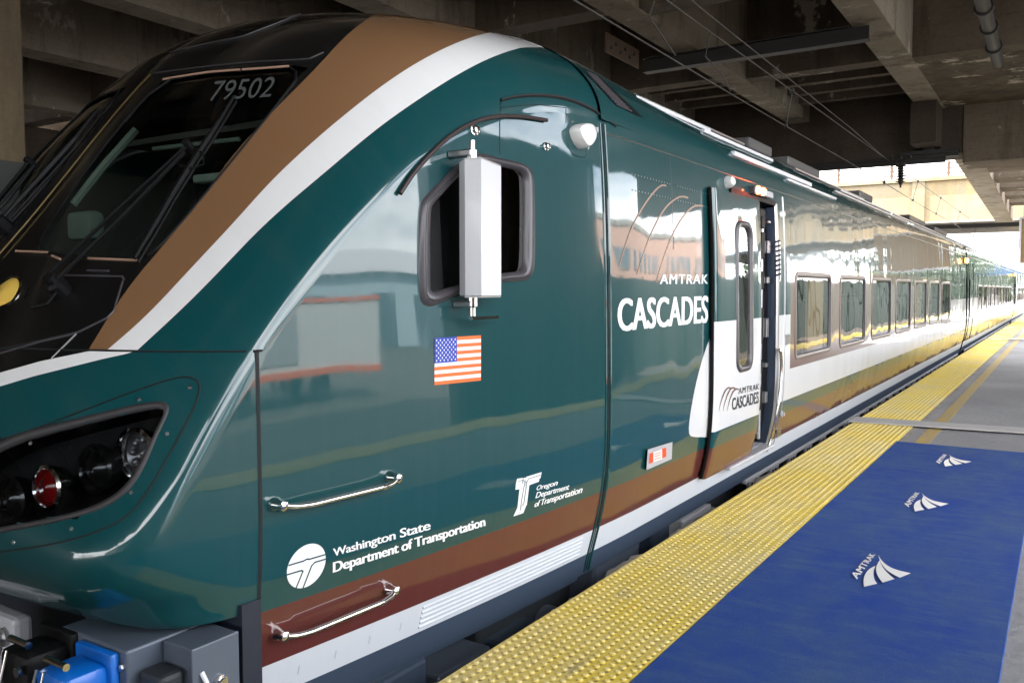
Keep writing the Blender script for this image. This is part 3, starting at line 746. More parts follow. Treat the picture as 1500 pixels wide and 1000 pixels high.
def tcross(curve):
    """for each upper row: parameter t where the row meets a measured paint edge"""
    cu = np.array(curve, float); res = {}
    fu = lambda v: np.interp(-v, -cu[:, 1], cu[:, 0])
    for s in np.linspace(S0, SMAX, 80):
        row = Srow(s); prev = None
        for t in np.linspace(0, 1, 121):
            q = proj(S(s, t, row))
            if q[1] < cu[-1, 1] or q[1] > cu[0, 1]+6: prev = None; continue
            d = q[0]-fu(q[1])
            if prev is not None and prev[1] > 0 >= d:
                res[s] = prev[0]+(t-prev[0])*prev[1]/(prev[1]-d); break
            prev = (t, d)
    ss = np.array(sorted(res)); tt = np.array([res[s] for s in ss])
    # light smoothing along the band
    for _ in range(10):
        t2 = tt.copy(); t2[1:-1] = .25*tt[:-2]+.5*tt[1:-1]+.25*tt[2:]; tt = t2
    sl = (tt[-1]-tt[-5])/(ss[-1]-ss[-5])
    def f(s): return float(np.interp(s, ss, tt)+max(0, s-ss[-1])*max(sl, .3))
    x = ss
    f.n = len(ss); f.x = (ss[0], ss[-1]); f.err = 0
    return f
E_GW = tcross([(198, 516), (222, 495), (290, 431), (383, 333), (420, 300), (500, 233), (560, 183), (610, 148), (660, 116), (700, 94), (735, 79), (765, 70)])
E_WB = tcross([(153, 516), (185, 492), (213, 466), (283, 390), (337, 333), (400, 262), (450, 216), (500, 173), (550, 133), (600, 99), (650, 72), (690, 56), (720, 48)])
E_BB = tcross([(128, 516), (160, 463), (193, 413), (263, 333), (347, 220), (400, 164), (467, 97), (500, 60), (530, 35), (556, 18)])
for nm, f in (('gw', E_GW), ('wb', E_WB), ('bb', E_BB)): print('EDGE', nm, f.n, f.x, f.err, [round(f(s), 3) for s in np.linspace(S0, SMAX, 8)])

def slot_up(i, j):
    if j < NS-1: return 'teal'
    t = (j-(NS-1)+.5)/(NA-1); s = (s_up[i]+s_up[i+1])/2
    return 'teal' if t < .5*(E_WB(s)+E_BB(s)) else 'black_gloss'
def upper_grid(b, G, far):
    n, k = G.shape[:2]
    def mt(i, j):
        c = (G[i, j]+G[i+1, j]+G[i, j+1]+G[i+1, j+1])/4
        q = proj(c)
        if j >= NS-1 and pip(q, PANE): return None
        if j < NS-1 and not far and pip(q, WIN_M): return None
        return slot_up(i, j)
    P = mirror(G) if far else G
    b.grid(P, lambda i, j: mt(i, j), flip=not far)
b = MB(); upper_grid(b, GU, False); upper_grid(b, GU, True)
SHELL = b.build('nose_shell', CAB, smooth=True, merge=True)
def low_mt(G, far):
    def mt(i, j):
        c = (G[i, j]+G[i+1, j]+G[i, j+1]+G[i+1, j+1])/4
        if c[2] < .405 and j < NS-1: return 'maroon' if c[2] > .19 else 'skirt_white'
        if j >= NS-1 and pip(proj(c), LAMP_M): return None
        return 'teal'
    return mt
b = MB(); b.grid(GL, low_mt(GL, False)); b.grid(mirror(GL), low_mt(GL, True), flip=True)
# chin underside
ch = [GL[0][NS-1:]]; ch.append([p+np.array([-.02, .12, -.05]) for p in ch[0]]); ch.append([p+np.array([-.06, .5, -.02]) for p in ch[0]])
b.grid(np.array(ch), 'teal', flip=True)
MASK = b.build('nose_mask', CAB, smooth=True, merge=True)
# side of the cab below the chin level, from the gap rearwards
zl = [-.07, -.02, .05, .0501, .12, .19, .1901, .26, .33, .405, .4051, SZ(0)+.001]
zl = sorted(set(zl)); ysd = np.linspace(Y_GAP+.004, YE, 40)
def low_side(z): return 'sill' if z < .05 else 'skirt_white' if z < .19 else 'maroon' if z < .405 else 'teal'
b = MB(); G = np.array([[sp(y, z) for y in ysd] for z in zl]); b.grid(G, lambda i, j: low_side((zl[i]+zl[i+1])/2), flip=True); b.build('cab_side', CAB, smooth=True)
b = MB(); b.grid(mirror(G), lambda i, j: low_side((zl[i]+zl[i+1])/2))
b.build('cab_side', CAB, smooth=True)
b = MB()
for y in np.arange(1.95, 4.0, .17):
    if y < 2.7: b.grid(np.array([[sp(y, z, .0012), sp(y+.006, z, .0012)] for z in (.10, .135)]), 'cast_grey')
b.build('skirt_rivets', CAB)
# sill lip and ribbed steps pressed into the white skirt
b = MB(); b.grid([[sp(y, -.07) for y in ysd], [sp(y, -.075, -.03) for y in ysd], [sp(y, -.11, -.03) for y in ysd], [sp(y, -.11, -.4) for y in ysd]], 'sill', flip=True)
for z in np.linspace(.075, .165, 5): b.tube([sp(y, z, .001) for y in np.linspace(2.75, 4.0, 12)], .006, 'skirt_white', 6)
b.build('step_ribs', CAB, smooth=True)

def strip(name, eA, eB, ss, mt, off, far=True, m=14, parent=None):
    """vinyl band between two paint edges, in the parameters of the nose surface"""
    b = MB(); R = []
    for s in ss:
        a, c = eA(s), eB(s); R.append([Soff(s, min(1, max(0, a+(c-a)*q)), off) for q in np.linspace(0, 1, m)])
    R = np.array(R); b.grid(R, mt, flip=True)
    o = b.build(name, parent or SHELL, smooth='all')
    if far: b = MB(); b.grid(mirror(R), mt); b.build(name, parent or SHELL, smooth='all')
    return o
ss = np.r_[S0+.004, np.linspace(S0+.02, SMAX, 90)]
strip('white_band', E_GW, lambda s: E_WB(s)+.004, ss, 'white_paint', .0012)
strip('brown_band', E_WB, E_BB, ss, 'brown_paint', .0016)
# lower white V on the mask and the black hood above it
def scross(curve):
    cu = np.array(curve, float); f0 = lambda u: np.interp(-u, -cu[:, 0], cu[:, 1]) if cu[0, 0] > cu[-1, 0] else np.interp(u, cu[:, 0], cu[:, 1])
    def f(t):
        prev = None
        for s in np.linspace(S0, 0, 160):
            q = proj(S(s, t)); d = q[1]-f0(q[0])
            if prev is None and d >= 0: return S0
            if prev is not None and d >= 0: return prev[0]+(s-prev[0])*(-prev[1])/(d-prev[1])
            prev = (s, d)
        return 0
    return f
V_UP = scross([(200, 500), (123, 516), (60, 529), (0, 546), (-80, 566), (-200, 592)])
V_LO = scross([(260, 500), (200, 513), (187, 518), (150, 526), (110, 536), (50, 551), (0, 566), (-80, 586), (-200, 612)])
tt = [t for t in np.linspace(.12, 1, 110) if proj(S(S0, t))[0] < 205]
up = [V_UP(t) for t in tt]; lo = [V_LO(t) for t in tt]
R = np.array([[Soff(min(S0-.004, a+(c-a)*q), t, .0012) for q in np.linspace(0, 1, 6)] for t, a, c in zip(tt, up, lo)])
b = MB(); b.grid(R, 'white_paint', flip=False); b.build('white_band', MASK, smooth='all'); b = MB(); b.grid(mirror(R), 'white_paint', flip=True); b.build('white_band', MASK, smooth='all')
R = np.array([[Soff(min(S0-.003, S0+(a-S0)*q), t, .001) for q in np.linspace(0, 1, 5)] for t, a in zip(tt, up)])
b = MB(); b.grid(R, 'black_gloss'); b.grid(mirror(R), 'black_gloss', flip=True); b.build('hood_panel', MASK, smooth='all')

# panel gaps as recessed dark joints
def joint(name, pts, wd, mt='gap', parent=None, d=.0015):
    b = MB(); pts = [np.asarray(p, float) for p in pts]; b.tube(pts, wd/2, mt, 6); return b.build(name, parent or CAB)
joint('panel_gap', [Soff(S0, t, -.001) for t in np.linspace(.03, 1, 40)], .009)
joint('panel_gap', [sp(y, zs0, -.001) for y in np.linspace(SY(S0), Y_GAP+.02, 5)], .009)
b = MB(); G = np.array([[sp(Y_GAP-.008, z, .0015), sp(Y_GAP+.006, z, .0015)] for z in np.linspace(.30, zs0, 24)]); b.grid(G, 'gap'); b.build('panel_gap', CAB)

# windscreen glass: the same surface a little deeper, then gaskets
for far in (False, True):
    b = MB(); n, k = GU.shape[:2]; big = [((u-250)*1.05+250, (v-240)*1.05+240) for u, v in PANE]
    D = np.array([[GU[i, j] for j in range(k)] for i in range(n)])
    def mt(i, j):
        c = (D[i, j]+D[i+1, j+1])/2
        return 'glass_wind' if j >= NS-1 and pip(proj(c), big) else None
    P = (mirror(D) if far else D)+np.array([0, .006, -.006]); b.grid(P, mt, flip=not far)
    wp = b.build('windscreen', CAB, smooth='all', merge=True)
    g = [hit(u, v, .001) for u, v in resample(chaikin(PANE, 1), 70, True)]
    if far: g = [mirror(p) for p in g]
    b = MB(); b.tube(g+[g[0]], .006, 'black', 6, cap=False); b.build('gasket', wp)
    if not far: PANE_OBJ = wp
# pale heater strips and defroster edge seen along the panes
for seg in ([(25, 369), (72, 371)], [(78, 376), (90, 381)], [(131, 380), (205, 383)], [(240, 118), (300, 108), (352, 104)], [(356, 104), (424, 99)]):
    b = MB(); b.tube([hit(u, v, .006) for u, v in resample(np.array(seg, float), 6)], .005, 'decal_tan', 6); b.build('edge_trim', PANE_OBJ)
for seg in ([(128, 396), (160, 397)], [(95, 403), (180, 405), (182, 410)], [(0, 518), (60, 500), (110, 489), (165, 462), (180, 412)]):
    b = MB(); b.tube([hit(u, v, .001) for u, v in resample(np.array(seg, float), 16)], .004, 'frame_grey', 6); b.build('hood_seam', CAB)
joint('hood_seam', [hit(u, v, .001) for u, v in resample(np.array([(112, 489), (76, 525)], float), 6)], .006, 'steel')
joint('hood_seam', [hit(u, v, .001) for u, v in resample(np.array([(0, 512), (110, 487)], float), 10)], .008, 'gap')
quadtext('car_number', '79502', [(306, 149), (396, 143), (407, 113), (316, 120)], lambda u, v: hit(u, v, .003), 'number_grey', PANE_OBJ, bold=.0)
# mullion trim, the gold highlight painted in as its metal colour
b = MB(); b.tube([np.array([XM+.03, cl(z), z])+np.array([0, -.006, .006]) for z in np.linspace(1.63, 2.47, 16)], .004, 'gold_glint', 6); b.build('mullion_trim', CAB)
# brow line over the screen
joint('brow_line', [hit(u, v, .004) for u, v in resample(np.array([(228, 108), (290, 100), (370, 92), (452, 88), (474, 78)], float), 24)], .008, 'rubber')
joint('brow_line', [hit(u, v, .004) for u, v in resample(np.array([(250, 78), (300, 66), (355, 55), (410, 34), (440, 22)], float), 24)], .008, 'rubber')

# cab interior
b = MB(); b.box((-4.5, 3.6, .6), (-2.35, 3.65, 2.3), 'interior'); b.box((-4.6, 2.0, 1.0), (-2.5, 3.6, 1.05), 'interior')
b.box((-4.9, 1.95, 1.05), (-2.5, 2.2, 1.32), 'interior', .03); b.box((-4.2, 2.0, 1.3), (-3.1, 2.3, 1.40), 'black', .03); b.box((-4.9, 2.0, .6), (-4.86, 3.65, 2.2), 'interior'); b.box((-4.5, 2.9, 2.30), (-2.6, 3.65, 2.33), 'interior'); b.box((-2.42, 2.75, .6), (-2.38, 3.65, 1.25), 'interior'); b.box((-4.7, 1.75, .95), (-2.4, 2.0, 1.28), 'interior')
b.build('cab_interior', CAB)
b = MB(); b.box((-3.12, 2.42, 1.3), (-2.78, 2.52, 1.76), 'seat_green', .05); b.box((-3.06, 2.38, 1.66), (-2.86, 2.46, 1.9), 'seat_green', .04)
b.tube([(-3.3, 2.1, 1.4), (-3.0, 2.45, 1.95), (-2.75, 2.6, 2.2)], .025, 'seat_green', 8); b.build('driver_seat', CAB, smooth=True)
b = MB(); p_ = aty(124, 334, 2.35); b.box(p_-[.10, .04, .06], p_+[.10, .05, .08], 'seat_green', .03); b.build('seat_headrest', CAB, smooth=True)
b = MB(); b.tube([aty(108, 300, 2.5), aty(150, 246, 2.62), aty(200, 190, 2.75)], .022, 'seat_green', 8); b.tube([aty(225, 218, 2.9), aty(350, 204, 2.9)], .012, 'seat_green', 8); b.build('grab_post', CAB)
b = MB(); b.box((-3.35, 2.5, 1.98), (-2.75, 2.7, 2.02), 'seat_green', .01); b.build('sun_blind', CAB)

# wipers
def wiper(blade, arms, pivot, nm='wiper'):
    b = MB(); bl = [hit(u, v, .035) for u, v in resample(np.array(blade, float), 14)]
    b.tube(bl, [.006+.007*math.sin(math.pi*(i+.5)/14) for i in range(14)], 'black', 6); 
    b.tube([hit(u, v, .012) for u, v in resample(np.array(blade, float), 14)], .006, 'black', 6)
    o = b.build(nm, CAB)
    b = MB()
    for a in arms: b.tube([hit(u, v, h) for (u, v), h in zip(resample(np.array(a, float), 10), np.linspace(.06, .06, 10))], .008, 'black', 6)
    b.build('wiper_arm', o)
    b = MB(); p, n = hitn(*pivot); b.lathe(p, n, [(.035, 0), (.035, .05), (.022, .06), (.022, .085), (0, .09)], 'black', 12)
    b.build('wiper_pivot', o); b = MB(); p2, n2 = hitn(*arms[0][0]); b.lathe(p2, n2, [(.016, .02), (.016, .08), (0, .085)], 'black', 10); b.build('blade_joint', o)
    return o
wiper([(348, 152), (322, 196), (296, 236), (262, 290), (236, 336), (205, 388)], [[(287, 229), (180, 330), (90, 416)], [(282, 240), (185, 342), (97, 428)]], (93, 428))
wiper([(152, 170), (118, 214), (80, 256), (40, 300), (4, 340)], [[(60, 250), (20, 300), (-20, 346)], [(68, 256), (30, 306), (-12, 352)]], (10, 335))
b = MB(); b.tube([hit(u, v, .03) for u, v in [(95, 432), (78, 452), (56, 458), (44, 446), (50, 430)]], .005, 'black', 6); b.build('washer_hose', CAB); b = MB(); b.tube([hit(u, v, .04) for u, v in [(290, 226), (305, 236), (306, 252), (290, 258), (268, 252)]], .004, 'black', 6); b.build('washer_hose', CAB)

# ditch lamp in the black hood
p, n = hitn(6, 432); b = MB(); n = n+np.array([.0, -.1, -.1]); n /= np.linalg.norm(n)
b.lathe(p-n*.01, n, [(.085, -.02), (.085, .012), (.075, .016)], 'chrome', 24); o = b.build('hood_lamp', CAB, smooth=True)
b = MB(); b.lathe(p-n*.01, n, [(.077, .008), (.05, .02), (0, .026)], 'yellow_glass', 24); b.build('lamp_lens', o, smooth=True)

# headlight cluster: recess, gasket, lamps, lens, screwed panel
def ring(outer, inner, off, n=90, thick=.004, where=hit):
    A = resample(chaikin(outer, 2), n, True); Bq = resample(chaikin(inner, 2), n, True)
    # start both rings at the same corner
    k = int(np.argmin(np.linalg.norm(Bq-A[0], axis=1))); Bq = np.roll(Bq, -k, axis=0)
    return [[where(u, v, 0) for u, v in A], [where(u, v, off+thick) for u, v in A*.8+Bq*.2], [where(u, v, off+thick) for u, v in A*.2+Bq*.8], [where(u, v, -.012) for u, v in Bq]]
HL = MASK
b = MB(); b.grid(np.array(ring(LAMP_O, LAMP_I, .002)), 'rubber', closed=True); HLO = b.build('headlight', CAB, smooth='all', recalc=True)
inn = resample(chaikin(LAMP_I, 2), 90, True)
dirn = hitn(150, 680)[1]; dirn = (dirn+np.array([.15, -.5, 0])); dirn /= np.linalg.norm(dirn)
R0 = np.array([hit(u, v, -.01) for u, v in inn]); R1 = R0-dirn*.11; cen = R1.mean(0)
b = MB(); b.grid(np.array([R0, R1, R1*.4+cen*.6, R1*0+cen]), 'black', closed=True, flip=True); b.build('housing', HLO)
# lens: patch of the skin over the opening
b = MB(); n, k = GL.shape[:2]
def mtl(i, j):
    c = (GL[i, j]+GL[i+1, j+1])/2
    return 'lens' if j >= NS-1 and pip(proj(c), [((u-100)*1.02+100, (v-690)*1.03+690) for u, v in LAMP_O]) else None
b.grid(GL+np.array([-.004, .006, 0]), mtl); b.build('lens', HLO, smooth='all', merge=True)
def lamp(u, v, r, lens, nm, tilt=(0.25, -.9, 0.0), depth=.03, multi=False, bez='chrome'):
    ax = np.array(tilt); ax = ax/np.linalg.norm(ax); p = hit(u, v)-ax*depth
    b = MB(); b.lathe(p, ax, [(r*1.02, -.05), (r*1.25, -.01), (r*1.28, .006), (r*1.1, .012), (r*1.0, 0), (r*.96, -.02)], bez, 28); o = b.build(nm, HLO, smooth=True)
    b = MB()
    if multi:
        b.lathe(p, ax, [(r, -.02), (r*.6, -.045), (0, -.05)], 'steel', 24)
        for k in range(9):
            q = 2*math.pi*k/8; a = np.cross(ax, [0, 0, 1.0]); a /= np.linalg.norm(a); c = np.cross(a, ax); rr = r*.62 if k < 8 else 0
            b.lathe(p-ax*.03+a*rr*math.cos(q)+c*rr*math.sin(q), ax, [(r*.2, 0), (r*.16, .012), (0, .018)], 'lens' if False else 'steel', 10)
    else: b.lathe(p, ax, [(r*.98, -.012), (r*.7, .004), (0, .012)], lens, 24)
    b.build('reflector' if multi else 'lamp_lens', o, smooth=True)
lamp(57, 716, .056, 'red_glass', 'tail_lamp', (.10, -1, .03), .03); lamp(177, 669, .068, None, 'head_lamp', (.16, -1, .03), .06, True); lamp(116, 690, .062, 'black_gloss', 'projector_lamp', (.12, -1, .05), .06, bez='black_gloss'); lamp(-10, 735, .06, 'black_gloss', 'projector_lamp', (.1, -1, .05), .06, bez='black_gloss')
PANEL = [(-40, 655), (40, 632), (120, 602), (200, 571), (262, 551), (284, 552), (294, 563), (291, 582), (272, 622), (240, 680), (213, 726), (185, 758), (150, 776), (90, 795), (0, 808)]
joint('panel_gap', [hit(u, v, .0005) for u, v in resample(chaikin(PANEL, 2, False), 70)], .006, parent=HLO)
for u, v in [(278, 567), (204, 585), (120, 617), (45, 649), (245, 635), (192, 721), (105, 774), (20, 794), (58, 629)]:
    p, n = hitn(u, v); b = MB(); b.lathe(p, n, [(.0065, 0), (.006, .003), (0, .0035)], 'steel', 10); b.build('screw', HLO)

# side window of the cab
b = MB(); wh = lambda u, v, o: sidehit(u, v, o)
b.grid(np.array(ring(WIN_O, WIN_I, .014, 100, .006, lambda u, v, o: hit(u, v, o))), 'frame_grey', closed=True)
CW = b.build('cab_window', CAB, smooth='all', recalc=True)
b = MB(); G = [hit(u, v, -.010) for u, v in resample(chaikin(WIN_I, 1), 60, True)]; c = np.mean(G, 0)
b.grid(np.array([[p*1.02-c*.02 for p in G], [p*.5+c*.5 for p in G], [c for p in G]]), 'glass_dark', closed=True, flip=True); b.build('pane', CW, recalc=True)
b = MB(); g2 = [hit(u, v, .016) for u, v in resample(chaikin([((a[0]*.62+c2[0]*.38), (a[1]*.62+c2[1]*.38)) for a, c2 in zip(WIN_O, WIN_I)], 2), 90, True)]; b.tube(g2+[g2[0]], .006, 'rubber', 6, cap=False); b.build('gasket', CW)
b = MB(); b.box((-2.75, 2.55, 1.2), (-2.72, 3.6, 2.2), 'interior'); b.lathe((-2.45, 3.05, 1.4), (0, 0, 1), [(.05, 0), (.05, .08), (.03, .1), (.03, .3), (0, .3)], 'cast_grey', 12); b.build('window_reveal', CW)

# rear-view camera mast with its white housing
MIR = MB(); zt, zb = 2.025, 1.475
A = aty(679, 300, 2.70); 
xA = sp(2.75, 1.7)[0]+.10; A = atx(681, 300, xA); Bp = atx(705, 300, xA+.075); Cq = atx(734, 300, xA+.02)
pa = [(A[0], A[1]), (Bp[0], Bp[1]), (Cq[0], Cq[1]), (Cq[0]-.055, Cq[1]-.02), (A[0]-.05, A[1]+.03)]
MIR.prism([(x, y, zb) for x, y in pa], (0, 0, zt-zb), 'alu_white'); MO = MIR.build('mirror_housing', CAB, recalc=True)
bm_ = MO.modifiers.new('bevel', 'BEVEL'); bm_.width = .006; bm_.segments = 2
b = MB(); b.prism([(x-.002, y, zt+.001) for x, y in pa], (0, 0, .006), 'steel'); b.prism([(x-.002, y, zb-.008) for x, y in pa], (0, 0, .006), 'steel'); b.build('end_plate', MO, recalc=True)
cxy = np.array(pa).mean(0)
for z0, dz in ((zt+.008, 1), (zb-.01, -1)):
    b = MB(); pw = sp(cxy[1]-.01, z0+dz*.03)
    b.lathe((cxy[0], cxy[1]-.05, z0), (0, 0, dz), [(.022, 0), (.022, .035), (.013, .04), (.013, .075), (0, .08)], 'chrome', 12)
    b.box((pw[0]-.004, cxy[1]-.075, z0+dz*.01), (cxy[0]+.01, cxy[1]-.035, z0+dz*.04), 'steel', .006); b.build('bracket', MO, recalc=False)
b = MB(); b.box((cxy[0]-.01, cxy[1]-.06, zb-.10), (cxy[0]+.01, cxy[1]+.13, zb-.088), 'chrome'); b.build('bracket', MO)
b = MB()
for z in (1.9, 1.87, 1.82, 1.75, 1.68, 1.62): b.box((pa[0][0]*.5+pa[1][0]*.5, 0, 0), (pa[0][0]*.5+pa[1][0]*.5, 0, 0), 'steel')
# bolt eyes on the shell
for u, v, r in ((694, 191, .016), (799, 215, .014)):
    p, n = hitn(u, v); b = MB(); b.lathe(p, n, [(r*1.5, 0), (r*1.5, .006), (r, .008), (r, .022), (r*.5, .024), (r*.5, .012), (0, .012)], 'chrome', 14); b.build('lifting_eye', CAB, smooth=True)
# rain strip over the window
b = MB(); b.tube([hit(u, v, .012) for u, v in resample(chaikin([(583, 284), (605, 250), (640, 214), (680, 184), (720, 171), (760, 171), (798, 177)], 2, False), 40)], .0095, 'rubber_brown', 8); b.build('rain_strip', CAB, smooth=True)
# lip over the cab door area, the shade below it painted near-black
lipc = resample(chaikin([(733, 146), (760, 139), (800, 138), (840, 146), (875, 163), (903, 183)], 2, False), 30)
def h2(u, v, o=0.0):
    p = sidehit(u, v, o)
    if p[1] < YE-.02: p = hit(u, v, o)
    return p
b = MB(); b.grid(np.array([[h2(u, v-2, .002) for u, v in lipc], [h2(u, v, .012) for u, v in lipc], [h2(u, v+2, .011) for u, v in lipc], [h2(u, v+4, .001) for u, v in lipc]]), lambda i, j: 'teal' if i == 0 else 'gap', flip=True)
b.build('door_lip', CAB, smooth=True)
joint('panel_gap', [hit(u, v, 0.0) for u, v in resample(np.array([(733, 150), (732, 180), (732, 226)], float), 8)], .005)
joint('panel_gap', [hit(u, v, 0.0) for u, v in resample(np.array([(733, 158), (780, 153), (829, 158)], float), 8)], .004)
joint('panel_gap', [hit(u, v, 0.0) for u, v in resample(np.array([(829, 158), (829, 180)], float), 4)], .004)
# white pod in its pocket
pc = [hit(u, v, .002) for u, v in resample(chaikin([(829, 178), (862, 176), (863, 232), (840, 230), (831, 212)], 1), 30, True)]; cc = np.mean(pc, 0)
b = MB(); b.grid(np.array([pc, [p*.6+cc*.4-np.array([.012, 0, 0]) for p in pc], [cc-np.array([.015, 0, 0]) for p in pc]]), 'teal', closed=True, flip=True); PK = b.build('side_pod', CAB, smooth=True, recalc=True)
b = MB(); pod = [(833, 186), (850, 180), (862, 190), (861, 208), (850, 222), (841, 212), (835, 200)]
c0 = hit(849, 200, .0); R = []
for h_, q in ((.0, 1.0), (.035, .98), (.06, .85), (.072, .5), (.075, .0)):
    R.append([hit(849+(u-849)*q, 199+(v-199)*q, h_) for u, v in resample(chaikin(pod, 2), 28, True)])
b.grid(np.array(R), 'white_plastic', closed=True); b.build('pod_cover', PK, smooth=True, recalc=True)
b = MB()
q = hit(857, 194, .07); b.box(q-[.004, .008, .012], q+[.006, .008, .012], 'cast_grey'); b.build('pod_label', PK)

# grab rails on the side of the cab
def grab(u0, v0, u1, v1, sag=.055):
    a = sidehit(u0, v0, 0); c = sidehit(u1, v1, 0); b = MB()
    for p in (a, c):
        b.lathe(p, (1, 0, 0), [(.026, 0), (.026, .012), (.018, .03), (.018, .05), (.01, .055), (0, .056)], 'chrome', 14)
    pts = [a+[.038, 0, 0], a+[.05, .05, -.012], a+[.055, .09, -.016]]+[a*(1-q)+c*q+np.array([.055, 0, -.016]) for q in np.linspace(.22, .82, 6)]+[c+[.055, -.09, -.016], c+[.05, -.04, -.012], c+[.038, 0, 0]]
    b.tube(pts, .0105, 'chrome', 10); return b.build('grab_rail', CAB, smooth=True)
grab(402, 738, 571, 698); grab(404, 928, 568, 862)

# US flag and the agency marks
FL = homography([(0, 0), (1, 0), (1, 1), (0, 1)], [(636, 564), (704, 557), (704, 491), (636, 495)])
fp = lambda x, y, o: hit(*FL((x, y)), o)
b = MB()
for k in range(13):
    y0, y1 = 1-k/13, 1-(k+1)/13; b.grid(np.array([[fp(x, y0, .0018) for x in np.linspace(0, 1, 8)], [fp(x, y1, .0018) for x in np.linspace(0, 1, 8)]]), 'flag_red' if k % 2 == 0 else 'decal_white')
FO = b.build('flag', CAB)
b = MB(); b.grid(np.array([[fp(x, y, .0026) for x in np.linspace(0, .47, 5)] for y in (1, 6/13)]), 'flag_blue')
for r in range(9):
    for c2 in range(6 if r % 2 == 0 else 5):
        x = .47*((c2*2+1+(r % 2))/12); y = 1-(7/13)*((r+1)/10); st = []
        for q in range(10):
            rr_ = .0175 if q % 2 == 0 else .008; an = math.pi/2+q*math.pi/5; st.append((x+rr_*math.cos(an), y+rr_*1.8*math.sin(an)))
        cpt = fp(x, y, .0034)
        for q in range(10): b.face([cpt, fp(*st[q], .0034), fp(*st[(q+1) % 10], .0034)], 'decal_white')
b.build('canton', FO)
# round mark: white disc with the T shape left teal
DH = homography([(0, 0), (1, 0), (1, 1), (0, 1)], [(417.5, 868), (474, 851.5), (479, 788), (422, 805)])
def disc_parts():
    b = MB(); n = 60
    def put(poly, mt, off, sub=1):
        c = np.mean(poly, 0); cpt = hit(*DH(c), off); P = [hit(*DH(p), off) for p in poly]
        for i in range(len(P)): b.face([cpt, P[i], P[(i+1) % len(P)]], mt)
    put([(.5+.5*math.cos(a), .5+.5*math.sin(a)) for a in np.linspace(0, 2*math.pi, n, endpoint=False)], 'decal_white', .0018)
    def line(pts, wd):
        pts = [np.array(p) for p in pts]
        for a, c in zip(pts[:-1], pts[1:]):
            d = (c-a)/np.linalg.norm(c-a); nn = np.array([-d[1], d[0]])*wd/2; e = d*wd*.3
            put([a-e-nn, c+e-nn, c+e+nn, a-e+nn], 'teal', .0026)
    e = .5
    line([(.035, .64), (.42, .64), (.50, .66), (.58, .64), (.965, .64)], .035)
    line([(.012, .43), (.38, .43), (.42, .40), (.27, .045)], .035)
    line([(.985, .53), (.72, .53), (.64, .47), (.46, .01)], .035)
    return b.build('state_emblem', CAB)
disc_parts()
quadtext('lettering', 'Washington State', [(488, 818), (630.5, 779), (630, 761), (487, 803)], lambda u, v: hit(u, v, .002), 'decal_white', CAB, bold=.006, space=.96, fat=.003)
quadtext('lettering', 'Department of Transportation', [(487, 843), (711, 773.5), (710, 756), (487, 823)], lambda u, v: hit(u, v, .002), 'decal_white', CAB, bold=.006, space=.96, fat=.003)
for s_, q in (('Oregon', [(785, 720), (816, 712.5), (817, 702), (786, 711)]), ('Department', [(783.5, 732), (833, 718.5), (834, 708), (784.5, 721)]), ('of Transportation', [(782, 745), (852, 724), (853.5, 711), (783, 734)])):
    quadtext('lettering', s_, q, lambda u, v: hit(u, v, .002), 'decal_white', CAB, bold=.006, shear=.22, space=.95, fat=.003)
b = MB()
def flat(pts, mt='decal_white', off=.0018, where=hit):
    c = np.mean(np.array(pts, float), 0); P = [where(u, v, off) for u, v in pts]; cpt = where(*c, off)
    for i in range(len(P)): b.face([cpt, P[i], P[(i+1) % len(P)]], mt)
# slanted T mark: two stems, two arms
z = lambda L_: [(620+u/3.57, 480+v/3.57) for u, v in L_]
flat(z([(489, 788), (520, 783), (516, 810), (483, 815)])); flat(z([(483, 815), (516, 810), (514, 840), (480, 846)]), 'decal_white')
flat(z([(505, 815), (524, 812), (511, 940), (490, 945)])); flat(z([(491, 938), (512, 938), (495, 976), (470, 984)]))
flat(z([(537, 778), (618, 753), (611, 785), (535, 805)])); flat(z([(540, 806), (606, 786), (603, 803), (540, 826)]))
flat(z([(522, 785), (535, 781), (524, 940), (512, 945)])); flat(z([(535, 808), (552, 806), (534, 912), (521, 938)])); flat(z([(512, 940), (540, 920), (522, 966), (497, 976)]))
flat(z([(540, 800), (556, 800), (540, 925), (528, 930)]))
for ln in ([(494, 800), (518, 796), (530, 800), (512, 900), (505, 952)], [(612, 768), (548, 788), (540, 806), (524, 915), (516, 930)]):
    P = [np.array(p) for p in z(ln)]
    for a, c in zip(P[:-1], P[1:]):
        d = (c-a)/np.linalg.norm(c-a); nn = np.array([-d[1], d[0]])*.45; flat([a-nn, c-nn, c+nn, a+nn], 'teal', .0026)
b.build('state_emblem', CAB)

